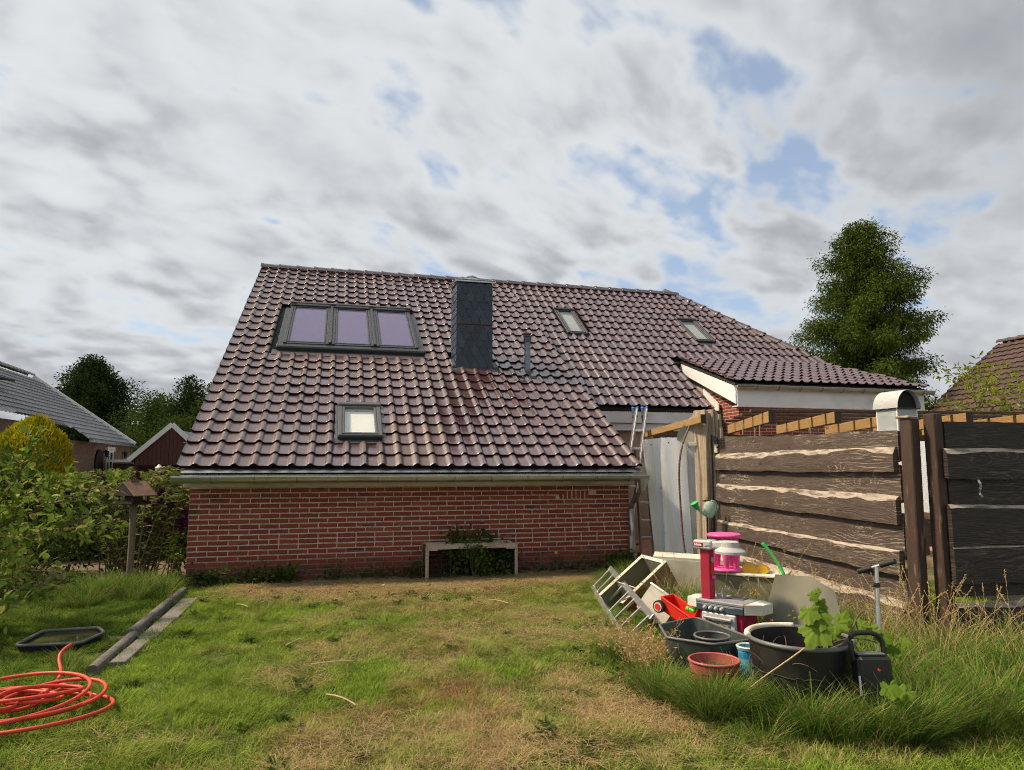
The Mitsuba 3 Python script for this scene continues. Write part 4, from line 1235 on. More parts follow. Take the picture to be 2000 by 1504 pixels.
mat("grey_sheet", mottled((0.185, 0.180, 0.135), 0.16, 4.0, (0.13, 0.125, 0.095), 3.0), 0.38)
mat("toy_red", mottled((0.36, 0.014, 0.045), 0.12, 8.0, (0.22, 0.06, 0.05), 5.0), 0.42)
mat("bright_red", mottled((0.62, 0.025, 0.014), 0.08, 8.0), 0.32)
mat("toy_grey", mottled((0.40, 0.41, 0.41), 0.1, 8.0, (0.27, 0.26, 0.23), 5.0), 0.45)
mat("toy_cream", mottled((0.60, 0.60, 0.53), 0.1, 8.0, (0.38, 0.36, 0.29), 5.0), 0.45)
mat("toy_navy", mottled((0.040, 0.062, 0.085), 0.2, 10.0, (0.10, 0.10, 0.10), 6.0), 0.42)
mat("toy_counter", mottled((0.20, 0.205, 0.22), 0.12, 10.0, (0.28, 0.26, 0.22), 6.0), 0.45)
mat("dirty_window", lambda p, n, uv: mix(mi.Color3f(0.29, 0.265, 0.22), mi.Color3f(0.09, 0.065, 0.04), smoothstep(0.44, 0.68, fbm(p.x * 60, p.y * 60, p.z * 60, octaves=4) + 0.5 * (p.z - .27))), 0.6)
mat("hot_pink", mottled((0.66, 0.085, 0.29), 0.08, 6.0), 0.36)
mat("amber_plastic", mottled((0.62, 0.36, 0.02), 0.2, 30.0), 0.3)
mat("green_plastic", mottled((0.035, 0.44, 0.09), 0.1, 10.0), 0.35)
mat("lime_plastic", mottled((0.10, 0.62, 0.05), 0.1, 10.0), 0.35)
mat("white_plastic", mottled((0.62, 0.63, 0.60), 0.1, 8.0, (0.40, 0.38, 0.32), 6.0), 0.4)
mat("dull_plastic", mottled((0.36, 0.34, 0.285), 0.15, 8.0, (0.24, 0.21, 0.16), 5.0), 0.5)
mat("black_plastic", mottled((0.012, 0.012, 0.013), 0.3, 10.0, (0.03, 0.028, 0.024), 6.0), 0.45)
mat("grey_rim", mottled((0.11, 0.115, 0.115), 0.25, 12.0), 0.45)
mat("worn_black", mottled((0.035, 0.045, 0.042), 0.4, 12.0, (0.085, 0.095, 0.08), 8.0), 0.5)
mat("terracotta_plastic", mottled((0.36, 0.085, 0.075), 0.15, 10.0), 0.45)
mat("blue_glaze", lambda p, n, uv: mix(mi.Color3f(0.02, 0.20, 0.42), mi.Color3f(0.10, 0.36, 0.46), smoothstep(.45, .6, fbm(p.x * 14, p.y * 14, p.z * 24))), 0.2, clearcoat=.6)
mat("potting_soil", mottled((0.045, 0.030, 0.020), 0.7, 60.0, (0.10, 0.065, 0.035), 22.0), 0.95)
mat("black_rubber", (0.014, 0.014, 0.014), 0.65)
mat("hose_red", mottled((0.52, 0.045, 0.020), 0.15, 12.0, (0.33, 0.075, 0.04), 9.0), 0.5)
mat("hose_brown", mottled((0.15, 0.085, 0.06), 0.3, 10.0), 0.6)
mat("brass", mottled((0.30, 0.20, 0.09), 0.3, 20.0), 0.4, metallic=.8)
scene["pale_green_plastic"] = {"type": "principledthin", "base_color": proc(mottled((0.50, 0.66, 0.56), 0.08, 8.0)), "roughness": 0.35, "diff_trans": 0.8, "spec_trans": 0.0, "eta": 1.45}
mat("bird_roof", mottled((0.15, 0.085, 0.062), 0.3, 14.0, (0.24, 0.17, 0.13), 5.0), 0.75)
mat("bird_wood", mottled((0.030, 0.020, 0.016), 0.4, 14.0), 0.75)
mat("grey_post", lambda p, n, uv: mix(mi.Color3f(0.20, 0.15, 0.11), mi.Color3f(0.085, 0.065, 0.05), fbm(p.x * 60, p.y * 60, p.z * 6, octaves=4)), 0.85, bump=(lambda p, n, uv: fbm(p.x * 90, p.y * 90, p.z * 8), 0.003, 2e-3))
mat("pond_water", (.055, .058, .018), 0.04, specular=0.5)
mat("badge_red", (0.42, 0.012, 0.02), 0.4)
mat("letter_white", (0.8, 0.8, 0.8), 0.5)
mat("red_light", (0.7, 0.05, 0.03), 0.3)
mat("moss", mottled((0.035, 0.042, 0.010), 0.5, 20.0), 0.95)

# ------------------------------------------------------------------ the rustic board fence
rng = np.random.default_rng(71)


def rough_board(o, ex, ey, L, z0, z1, y0, t, seed, wane=0.0, wob=.018, dz0=0.0, dz1=0.0):
    """A board of thickness t with wavering edges. ex along it, ey towards the viewer; y0 = offset of its back. Returns the board and its waney top."""
    N = 70
    u = np.linspace(0, L, N)
    pz = lambda s, f, a: (meshkit.fbm(np.stack([u * f, np.full(N, s), np.zeros(N)], 1), 4, seed) - .5) * 2 * a
    top = z1 + dz1 * u / L + pz(1.3, 2.2, wob) + pz(5.1, 9, wob * .25)
    bot = z0 + dz0 * u / L + pz(9.7, 2.0, wob * 1.2) + pz(3.1, 11, wob * .3)
    wn = wane * .9 * np.clip(1 + pz(7.7, 2.0, 1.3) + pz(4.7, 9, .5), .10, 2) if wane else np.full(N, .003)
    P = lambda yy, zz: o + u[:, None] * ex + (y0 + yy) * ey + np.stack([np.zeros(N), np.zeros(N), zz], 1)
    yf = t + pz(2.2, 3, .003)[:, None] * 0
    a, b = P(0, bot + .006), P(t, bot)
    zm = (bot + top - wn) / 2
    m1, c, d = P(t + .002, zm), P(t, top - wn), P(t * (.35 if wane else .9), top)
    e = P(0, top - .004)
    body = sheet(np.stack([e, a, b, m1, c], 0))
    cap = sheet(np.stack([c, (c + d) / 2 + V(0, 0, .004), d, e], 0))
    ends = []
    for k, flip in ((0, 1), (N - 1, 0)):
        q = [a[k], b[k], m1[k], c[k], d[k], e[k]]
        f = [[0, i, i + 1] for i in range(1, 5)]
        ends.append(TM(q, [g[::-1] for g in f] if flip else f))
    return cat(body, *ends), cap


def add_board(parent, o, ex, ey, L, z0, z1, y0, t, seed, material, wane=0.0, label=None, **kw):
    m, cp = rough_board(o, ex, ey, L, z0, z1, y0, t, seed, wane, **kw)
    k = add("board", m, material, parent, smooth=40)
    add("waney_edge", cp, "waney_edge" if wane else material, k, smooth=50)
    return k


fence = thing("board_fence", "weathered brown waney board fence panel beside the toy kitchen", "fence")
fa, fb = V(6.50, -.95, 0), V(6.09, -4.45, 0)
ex = unit(fb - fa)
ey = V(ex[1], -ex[0], 0)
ey = ey if ey[0] < 0 else -ey
FLen = np.linalg.norm(fb - fa)
for z0, z1, y0, t, sd, wn in ((1.44, 1.765, 0, .024, 1, 0), (1.10, 1.40, 0, .024, 2, 0), (.66, 1.00, 0, .024, 3, 0), (.24, .60, 0, .024, 4, 0)):
    add_board(fence, fa + ex * .12, ex, ey, FLen - .14, z0, z1, y0, t, sd, "stained_board", wn, wob=.022, **({"dz1": -.085} if sd == 1 else {}))
for z0, z1, sd, wn, kw in ((1.345, 1.555, 11, .048, {}), (.955, 1.175, 12, .050, {"dz0": -.02, "dz1": -.01}), (.535, .71, 13, .034, {"dz0": .0, "dz1": .02}), (.03, .345, 14, .052, {"dz1": -.01})):
    add_board(fence, fa + ex * .02, ex, ey, FLen - .05, z0, z1, .026, .045, sd, "stained_board", wn, **kw)
for p in (fa + ex * .06 - ey * .05, ):
    add("post", box(.07, .07, 1.80, p + V(0, 0, .9), b=.006), "dark_post", fence)
post = thing("fence_post", "dark brown square post at the near end of the weathered panel", "post", None)
pc = V(6.105, -4.50, 0)
add("shaft", moved(box(.098, .105, 1.80, b=.008), pc + V(0, 0, .88), rot(8, 0, .8)), "dark_post", post)
add("cap", moved(box(.110, .116, .02, b=.005), pc + V(-.012, 0, 1.785), rot(8, 2, .8)), "waney_edge", post)
fence2 = thing("board_fence", "dark shaded waney board fence panel at the right edge", "fence")
o2 = V(6.235, -4.66, 0)
e2x, e2y = unit(V(1, -.03, 0)), unit(V(-.03, -1, 0))
add("post", moved(box(.09, .10, 1.82, b=.006), (6.245, -4.60, .90), rot(2, 0, 0)), "dark_post", fence2)
for z0, z1, sd in ((1.46, 1.745, 21), (1.02, 1.36, 22), (.40, .83, 23)):
    add_board(fence2, o2 + e2x * .06, e2x, e2y, 2.3, z0, z1, -.03, .024, sd, "shaded_board", 0, wob=.014)
for z0, z1, sd, wn in ((1.30, 1.535, 31, .038), (.80, 1.10, 32, .024), (.50, .79, 33, .014), (.02, .365, 34, .034)):
    add_board(fence2, o2 + e2x * .02, e2x, e2y, 2.35, z0, z1, -.004, .045, sd, "shaded_board", wn, wob=.016)
for x, z in ((6.53, 1.22), (6.98, .84)):
    pts = spline([(x, -4.655, z + .075), (x + .002, -4.70, z + .07), (x + .004, -4.72, z + .02), (x + .012, -4.70, z - .015), (x + .014, -4.72, z - .06)], 16)
    add("metal_tab", tube(pts, .010, 6), "aluminium", fence2)

# drain post and old planks where the fence begins
drain = single("drain_pipe", "thin black pipe at the far end of the weathered fence", "pipe", cat(cyl((6.43, -1.02, 0), (6.43, -1.02, 1.80), .028, n=12), cyl((6.43, -1.05, 1.745), (6.40, -1.10, 1.75), .034, n=12)), "worn_black", smooth=40)
stack = thing("plank_stack", "stack of grey weathered planks standing upright beside the fence", "planks")
r = np.random.default_rng(81)
xx = 6.285
for k in range(7):
    w = r.uniform(.022, .04)
    xx += w / 2 + .005
    h = 2.12 - (.0, .01, .02, .0, .03, .24, .05)[k] + r.normal(0, .008)
    d_ = r.uniform(.16, .24)
    add("plank", moved(box(w, d_, h, b=.003), (xx, -.93 + r.normal(0, .022) - (k == 5) * .05, h / 2), rot(r.normal(8, 1.2), r.normal(.0, .25), 0)), "old_plank", stack)
    xx += w / 2 + .002
post2 = single("fence_post", "dark brown post between the upright planks and the pipe", "post", moved(box(.075, .08, 2.13, b=.006), (6.575, -.90, 1.06)), "dark_post")
sock = thing("switch_box", "small cream switch box screwed to the upright planks", "switch")
add("case", moved(box(.035, .05, .11, b=.006), (6.43, -1.085, 1.62), rot(8, 0, 0)), "off_white_paint", sock)
add("hole", moved(cyl((0, 0, 0), (0, -.006, 0), .012), (6.428, -1.11, 1.635)), "black_plastic", sock)

# twin wall sheets leaning there
def leaning_sheet(foot0, foot1, top0, top1, seed, bend=.015, n=14):
    f0, f1, t0, t1 = (V(*q) for q in (foot0, foot1, top0, top1))
    s = np.linspace(0, 1, n)
    nn = unit(np.cross(f1 - f0, t0 - f0))
    g = np.array([[(f0 + (f1 - f0) * b) * (1 - a) + (t0 + (t1 - t0) * b) * a + nn * (bend * math.sin(a * 3.1) + .004 * math.sin(b * 9 + seed)) for b in s] for a in s])
    return sheet(g)


for k, (a, b, c, d, l) in enumerate((((5.98, -.22, 0), (6.30, -.34, 0), (5.86, -.12, 1.765), (6.22, -.22, 1.80), "leftmost translucent bluish twin wall sheet leaning by the house corner"),
                                     ((5.93, -.60, 0), (6.26, -.72, 0), (6.06, -.26, 1.79), (6.36, -.40, 1.79), "middle translucent twin wall sheet with a yellowed band, leaning foremost"),
                                     ((6.20, -.52, 0), (6.62, -.66, 0), (6.30, -.34, 1.72), (6.66, -.46, 1.68), "rightmost translucent twin wall sheet beside the upright planks"))):
    t = thing("twinwall_sheet", l, "plastic sheet", "twin wall sheets by the house corner")
    m = leaning_sheet(a, b, c, d, k)
    add("sheet", m, "twinwall_sheet", t, smooth=True)
    P0, P1 = V(*a), V(*c)
    add("edge_strip", cat(bar(P0, P1, .016, .012), bar(V(*b), V(*d), .016, .012)), "off_white_paint", t)
    hl = [P0 + (P1 - P0) * f + (V(*b) - P0) * w_ + V(0, -.006, 0) for f, w_ in ((.96, .3), (.95, .7), (.62, .5), (.5, .2), (.3, .6))]
    add("screw_holes", cat([moved(trimesh.creation.icosphere(subdivisions=1, radius=.009), q) for q in hl]), "black_plastic", t, kind="stuff")
tarp = thing("canvas_piece", "piece of grey canvas nailed to the top of the upright planks", "canvas")
pts = np.array([[(6.30, -.80, 2.12), (6.20, -.74, 1.98), (6.12, -.66, 1.84), (6.12, -.62, 1.74)], [(6.34, -.82, 2.12), (6.28, -.80, 2.0), (6.21, -.72, 1.86), (6.20, -.68, 1.70)], [(6.36, -.86, 2.11), (6.34, -.83, 1.98), (6.30, -.82, 1.84), (6.28, -.78, 1.69)], [(6.37, -.90, 2.10), (6.37, -.90, 1.97), (6.37, -.89, 1.83), (6.36, -.88, 1.70)]])
from scipy.ndimage import zoom as nzoom
add("cloth", sheet(np.stack([nzoom(pts[..., k], 5, order=2) for k in range(3)], -1)), "canvas_tarp", tarp, smooth=True)
add("batten", bar((6.20, -.80, 1.685), (6.38, -.92, 1.685), .025, .045, b=.004), "off_white_paint", tarp)
single("wall_hose", "brown hose hanging down in front of the twin wall sheets", "hose", tube(spline([(6.40, -.70, 2.02), (6.30, -.74, 2.05), (6.24, -.80, 1.98), (6.10, -.84, 1.72), (6.05, -.84, 1.55), (6.04, -.82, .9), (6.06, -.84, .4), (6.09, -.90, .08)], 60), .0135, 10), "hose_brown", smooth=True)

# step ladder with blue caps behind the corner
sl = thing("step_ladder", "aluminium step ladder with blue end caps behind the house corner", "ladder")
tops = [(6.13, .72, 2.22), (6.25, .64, 2.22)]
for k, (x, y, z) in enumerate(tops):
    for s in (-1, 1):
        foot = V(x - .06 + .06 * k, y + s * .62, 0) + V(-.62 if s < 0 else .40, 0, 0)
        top = V(x, y + s * .05, z)
        add("rail", bar(foot, top + unit(top - foot) * .05, .025, .07, up=(0, 1, 0), b=.004), "aluminium", sl)
        add("end_cap", bar(top + unit(top - foot) * .045, top + unit(top - foot) * .085, .032, .078, up=(0, 1, 0), b=.008), "blue_plastic", sl)
for s in (-1, 1):
    for q in range(7):
        f = .12 + q * .125
        P = [V(x - .06 + .06 * k, y + s * .62, 0) + V(-.62 if s < 0 else .40, 0, 0) for k, (x, y, z) in enumerate(tops)]
        Q = [V(x, y + s * .05, z) for x, y, z in tops]
        add("rung", bar(P[0] + (Q[0] - P[0]) * f, P[1] + (Q[1] - P[1]) * f, .03, .03, b=.004), "aluminium", sl)
add("hinge", cat(*[box(.05, .14, .05, (x, y, z - .06), b=.01) for x, y, z in tops]), "old_zinc", sl)

# pergola of yellow rafters behind the fence
pg = thing("pergola", "half built pergola of yellow timber rafters behind the fence", "pergola")
du = unit(V(.386, .922, 0))
for k in range(-1, 6):
    nr = V(6.72, -1.86, 1.985) + k * V(.77, -.19, -.006)
    if k == -1:
        nr = V(6.19, -1.2, 1.99)
    L = 3.0 if k > -1 else 1.95
    dv = du if k > -1 else unit(V(.13, 1.82, -.10))
    add("rafter", bar(nr, nr + dv * L, .062, .135 if k > -1 else .09, b=.004), "new_timber", pg)
    add("end_plate", bar(nr - dv * .012, nr - dv * .0, .072, .155 if k > -1 else .12), "dark_timber", pg)
for k, (d0, z) in enumerate(((.35, 2.082), (.95, 2.082), (1.6, 2.082), (2.3, 2.082))):
    a = V(6.55, -1.80, z) + du * d0
    add("batten", bar(a, a + V(.77, -.19, -.006) * 4.4, .07, .035, b=.003), "brown_timber", pg)
add("beam", bar((6.55, 1.0, 1.82), (10.9, .10, 1.80), .08, .16), "brown_timber", pg)
for x, y in ((6.75, .95), (8.2, .65), (9.6, .36), (10.8, .12)):
    add("post", bar((x, y, 0), (x, y, 1.75), .09, .09, up=(1, 0, 0)), "brown_timber", pg)
for k, (x, y) in enumerate(((7.05, -1.05), (7.82, -1.22), (6.9, -1.4), (7.7, -1.6))):
    th = np.linspace(-.6, 3.6, 14)
    hk = np.array([[x + .0, y + .02 * math.cos(t), 1.885 - .02 * math.sin(t)] for t in th])
    add("hook", tube(np.vstack([[x, y + .015, 1.92], hk]), .004, 5), "black_plastic", pg)
for x, y, z in ((7.06, -1.0, 1.55), (6.93, -1.3, 1.68), (7.45, -1.6, 1.80), (6.75, -1.2, 1.80)):
    add("cord", cyl((x, y, z), (x, y, 1.92), .006, n=6), "straw_stick", pg)
screen = thing("timber_screen", "dark horizontal timber screen under the pergola rafters", "screen")
for k in range(9):
    z = .18 + k * .20
    a, b = V(6.75, 1.15, z), V(11.6, .30, z)
    add("plank", moved(bar(a, b, .022, .188, b=.003), (0, 0, 0)), "brown_timber", screen)
shed_ = thing("lean_to_panel", "pale blue grey panel seen through the gap between the posts", "panel")
add("panel", box(.02, 1.6, .75, (7.55, -3.1, 1.28), rot(20, 0, 0)), "twinwall_sheet", shed_)
add("rail", bar((7.28, -3.85, .90), (7.82, -2.35, .90), .04, .06), "brown_timber", shed_)

# cowl of the outdoor fireplace
cw = thing("chimney_cowl", "grey painted metal chimney cowl with a rounded hood behind the fence", "chimney cowl")
mat("cowl_paint", mottled((0.34, 0.37, 0.38), 0.10, 10.0, (0.25, 0.27, 0.27), 5.0), 0.45, bump=(lambda p, n, uv: fbm(p.x * 12, p.y * 12, p.z * 12), .01, 4e-3))
mat("cowl_hood", mottled((0.42, 0.44, 0.43), 0.06, 6.0), 0.4)
CR = rot(3, 0, 0)
CC = V(7.82, -2.60, .055)
body = prism([(-.165, 1.0), (.165, 1.0), (.185, 1.985), (-.185, 1.985)], .33, np.eye(4))
body = moved(box(.285, .285, 1.0, b=.006), CC + V(0, 0, 1.48), CR)
add("flue_box", body, "cowl_paint", cw)
for sx in (-1, 1):
    for sy in (-1, 1):
        add("corner_strip", moved(box(.016, .016, .995, b=.003), CC + CR @ V(sx * .138, sy * .138, 0) + V(0, 0, 1.48), CR), "white_fascia", cw)
th = np.linspace(np.pi, 0, 21)
prof = np.array([[.168 * math.cos(t), .205 * math.sin(t)] for t in th])
g = np.stack([np.stack([np.full(21, y), prof[:, 0], prof[:, 1]], 1)[:, [1, 0, 2]] for y in (-.175, .165)], 0)
g2 = g * V(.975, 1, .975)
hood = cat(sheet(g), sheet(g2), sheet(np.stack([g[0], g2[0]], 0)), sheet(np.stack([g[1], g2[1]], 0)))
RH = CR @ rot(0, 0, 0)
add("hood", moved(hood, CC + V(0, 0, 1.985), RH), "cowl_hood", cw, smooth=35)
add("throat", moved(prism([(p[0] * .95, p[1] * .95) for p in prof], .02, frame((0, -.10, 0), (1, 0, 0), (0, 0, 1), (0, -1, 0))), CC + V(0, 0, 1.985), RH), "dark_interior", cw)
add("throat", moved(prism([(p[0] * .95, p[1] * .95) for p in prof], .02, frame((0, .13, 0), (1, 0, 0), (0, 0, 1), (0, -1, 0))), CC + V(0, 0, 1.985), RH), "dark_interior", cw)
add("drip_edge", moved(box(.33, .33, .012), CC + V(0, 0, 1.982), CR), "black_plastic", cw)

# ------------------------------------------------------------------ things in the grass
toy = thing("toy_kitchen", "red and grey toy kitchen with an oven, counter wings and hood", "toy kitchen")
KR = rot(-58.4, 0, 0) @ rot(0, 0, 0)
KO = V(4.354, -4.193, -.025)
K = lambda m: moved(m, KO, KR)
KB = lambda a, b, c, d, e, f, ch=.006: K(box(b - a, d - c, f - e, ((a + b) / 2, (c + d) / 2, (e + f) / 2), b=ch))
add("body", cat(KB(.015, .36, .02, .26, 0, .375, .01)), "toy_red", toy)
add("counter", KB(0, .374, .0, .28, .405, .43), "toy_counter", toy)
fp = add("control_panel", KB(0, .374, -.004, .10, .350, .4045), "toy_navy", toy)
for x in (.075, .12, .165, .21):
    add("knob", K(cat(cyl((x, -.004, .378), (x, -.022, .378), .014, .012, 14), moved(trimesh.creation.icosphere(subdivisions=2, radius=.012), (x, -.020, .378)))), "toy_grey", fp, smooth=50)
add("panel_line", KB(.05, .30, -.0065, -.003, .392, .394, 0), "toy_grey", fp)
mkw = lambda pts, z0, z1: K(prism(pts, z1 - z0, frame((0, 0, z0), (1, 0, 0), (0, 1, 0), (0, 0, 1))))
add("counter_wing", mkw([(-.003, .002), (-.095, .035), (-.105, .17), (-.003, .275)], .365, .428), "toy_cream", toy)
add("counter_wing", mkw([(.377, .002), (.377, .275), (.495, .22), (.480, .085)], .358, .428), "toy_cream", toy)
add("sink", KB(.16, .30, .15, .25, .431, .436, .004), "toy_navy", toy)
add("tap", K(cat(cyl((.135, .19, .43), (.135, .19, .49), .013, n=12), cyl((.135, .19, .485), (.185, .16, .50), .009, n=10), box(.025, .03, .025, (.10, .17, .44)))), "toy_grey", toy, smooth=40)
dr_ = add("oven_door", KB(.045, .315, -.012, .02, .10, .345, .008), "toy_grey", toy)
add("oven_window", KB(.085, .275, -.016, -.011, .13, .295, .002), "dirty_window", dr_)
add("oven_handle", K(cat(cyl((.07, -.030, .312), (.29, -.030, .312), .008, n=10), box(.02, .03, .02, (.08, -.018, .312)), box(.02, .03, .02, (.28, -.018, .312)))), "toy_grey", dr_, smooth=40)
tw_ = add("tower", KB(.018, .098, .04, .115, .428, .80, .006), "toy_red", toy)
add("shelf_window", KB(.0985, .101, .055, .10, .60, .72, .001), "bright_red", tw_)
add("clock", K(cyl((.099, .078, .715), (.104, .078, .715), .02, n=16)), "toy_grey", tw_)
add("cup", KB(.098, .118, .06, .10, .575, .60, .003), "hot_pink", tw_)
hd_ = add("hood_head", cat(KB(-.025, .125, .015, .13, .795, .862, .010), K(cat(*[box(.05, .09, .05, (.12 + i * .025, .075, .826 + .012 * math.sin(i * .6)), rot(0, -6 + 3 * i, 0), b=.01) for i in range(5)]))), "toy_grey", toy)
add("hood_dome", K(moved(lathe([(.0, .045), (.05, .043), (.065, .035), (.068, .0), (.105, -.022), (.112, -.030), (.112, -.048), (.10, -.048), (.0, -.04)], 32), (.25, .075, .825))), "toy_grey", hd_, smooth=40)
add("hood_recess", KB(.00, .06, .04, .11, .8615, .864, .001), "toy_counter", hd_)
bdg = add("badge", KB(-.018, .060, .0105, .0155, .815, .845, .002), "badge_red", hd_)
tm = meshkit.text_mesh("Miele", .017, .002, bold=True)
tm.vertices -= tm.bounds.mean(0) * V(1, 1, 0)
add("lettering", K(moved(tm, (.021, .0098, .830), np.stack([V(1, 0, 0), V(0, 0, 1), V(0, -1, 0)], 1))), "letter_white", bdg)
swp = spline([(.078, .0125, .820), (.10, .0122, .828), (.125, .012, .831)], 10)
add("swoosh", K(tube(swp, .0022, 5)), "toy_navy", hd_)

# pond tub, ring, planters, pots
def tub(name, label, rim, zr, depth, inset, outer, inner, parent_cat, fillm=None, fz=.6, rimw=.022):
    """A moulded tub with its rim along a closed outline."""
    t = thing(name, label, parent_cat)
    R0 = np.array(rim, float)
    c = R0.mean(0)
    ring = lambda k, z: np.column_stack([c + (R0 - c) * k, np.full(len(R0), z)])
    loop = lambda rows: sheet(np.stack([np.vstack([q, q[:1]]) for q in rows], 0))
    d = np.linalg.norm(R0 - c, axis=1).mean()
    k1 = 1 - rimw / d
    add("wall", loop([ring(1 - rimw * .5 / d, zr - .012), ring(1 - inset, zr - depth)]), outer, t, smooth=35)
    add("lining", loop([ring(k1, zr - .002), ring(1 - inset - .02, zr - depth + .01), ring(.02, zr - depth + .01)]), inner, t, smooth=35)
    pts = ring(1 - rimw * .5 / d, zr)
    add("rim", tube(pts, rimw * .5, 8, closed=True), "grey_rim", t, smooth=True)
    if fillm:
        kk = 1 - inset * (1 - fz)
        zz = zr - depth * (1 - fz)
        m = loop([ring(kk, zz), ring(kk * .66, zz + .02), ring(kk * .33, zz - .01), ring(.01, zz + .01)])
        m.vertices[:, 2] += (meshkit.noise(m.vertices * 40, 3) - .5) * .03
        add("soil", m, fillm, t, smooth=False)
    return t


def rounded(pts, rad, n=60):
    from shapely.geometry import Polygon
    pol = Polygon(pts).buffer(-rad).buffer(rad, quad_segs=6)
    return np.array([pol.exterior.interpolate(f, normalized=True).coords[0] for f in np.arange(n) / n])


rim = rounded([(3.95, -4.37), (4.34, -4.20), (4.38, -4.91), (4.04, -4.97), (3.83, -4.72)], .045, 72)
pond = tub("pond_tub", "angular black preformed pond tub in front of the toy kitchen", rim, .27, .25, .22, "worn_black", "worn_black", "pond tub", "potting_soil", .16, .018)
pr = thing("black_bucket", "round black bucket standing inside the angular pond tub", "bucket")
c = V(4.17, -4.72)
ringp = np.array([[c[0] + .115 * math.cos(t), c[1] + .115 * math.sin(t), .262] for t in np.linspace(0, 2 * np.pi, 40, endpoint=False)])
add("rim", tube(ringp, .008, 8, closed=True), "grey_rim", pr, smooth=True)
add("wall", moved(lathe([(.112, .262), (.09, .06), (.0, .06)], 36), (c[0], c[1], 0)), "worn_black", pr, smooth=40)
el = [(3.92 + .155 * math.cos(t) * .9685 + .150 * math.sin(t) * .249, -5.165 - .155 * math.cos(t) * .249 + .150 * math.sin(t) * .9685) for t in np.linspace(0, 2 * np.pi, 48, endpoint=False)]
tp = tub("oval_planter", "faded red oval planter of dry soil in the grass", np.array(el), .24, .22, .22, "terracotta_plastic", "terracotta_plastic", "planter", "potting_soil", .72, .016)
scene[tp + "__rim"]["bsdf"] = {"type": "ref", "id": "terracotta_plastic"}
bp = thing("blue_pot", "small blue glazed pot between the red planter and the round tub", "pot")
add("body", moved(lathe([(.0, .0), (.05, .0), (.068, .24), (.073, .245), (.073, .26), (.062, .26), (.055, .16), (.0, .16)], 28), (4.255, -5.015, 0)), "blue_glaze", bp, smooth=40)
add("rim", moved(lathe([(.073, .252), (.078, .262), (.070, .268), (.062, .262)], 28), (4.255, -5.015, 0)), "toy_cream", bp, smooth=40)
cx, cy = 4.345, -5.405
el = [(cx + .30 * math.cos(t), cy + .30 * math.sin(t)) for t in np.linspace(0, 2 * np.pi, 64, endpoint=False)]
rt = tub("round_tub", "big round black tub with a vine growing in it", np.array(el), .40, .36, .16, "black_plastic", "black_plastic", "tub", "potting_soil", .55, .026)
add("rim_guard", tube(np.array([[cx + .292 * math.cos(t), cy + .292 * math.sin(t), .405] for t in np.linspace(1.05, 2.75, 26)]), .019, 10), "off_white_paint", rt, smooth=True, label="cream hose slit over the back of the rim")
r = np.random.default_rng(91)
tg = []
for k in range(26):
    a, q = r.uniform(0, 6.28), r.uniform(.02, .26)
    p0 = V(cx + q * math.cos(a), cy + q * math.sin(a), .24)
    d0 = unit(V(r.normal(), r.normal(), .5)) * r.uniform(.08, .24)
    tg.append(tube(spline([p0, p0 + d0 * .5 + V(0, 0, .05), p0 + d0 + r.normal(0, .02, 3)], 8), np.linspace(.0035, .0012, 8), 4))
add("dry_twigs", cat(tg), "twig", rt, kind="stuff")


def vine_leaf(size, seed):
    """A lobed, toothed leaf with a folded, wavy blade; its stalk joins at the origin, it points along +y."""
    rg = np.random.default_rng(seed)
    th = np.linspace(-2.75, 2.75, 57)
    lob = .62 + .20 * np.cos(th * 5 * .52) ** 2 + .20 * np.exp(-(th / .5) ** 2) + .06 * np.exp(-((np.abs(th) - 1.25) / .3) ** 2)
    lob += .05 * np.sign(np.sin(th * 19)) * np.abs(np.sin(th * 19)) + rg.normal(0, .01, 57)
    x, y = np.sin(th) * lob * .62, .42 + np.cos(th) * lob * .58
    rings = []
    for k in (1.0, .66, .33):
        xx_, yy_ = x * k, .30 + (y - .30) * k
        z = -.55 * (xx_ ** 2) - .18 * (yy_ - .3) ** 2 + .035 * np.cos(th * 5) * k + .02 * np.sin(th * 11 + seed) * k
        rings.append(np.column_stack([xx_, yy_, z]))
    v = np.vstack(rings + [[[0, .30, 0]]]) * size
    n = 57
    f = []
    for q in range(2):
        for i in range(n - 1):
            a, b, c, d = q * n + i, q * n + i + 1, (q + 1) * n + i + 1, (q + 1) * n + i
            f += [[a, b, c], [a, c, d]]
    f += [[2 * n + i, 2 * n + i + 1, 3 * n] for i in range(n - 1)]
    return TM(v, f)


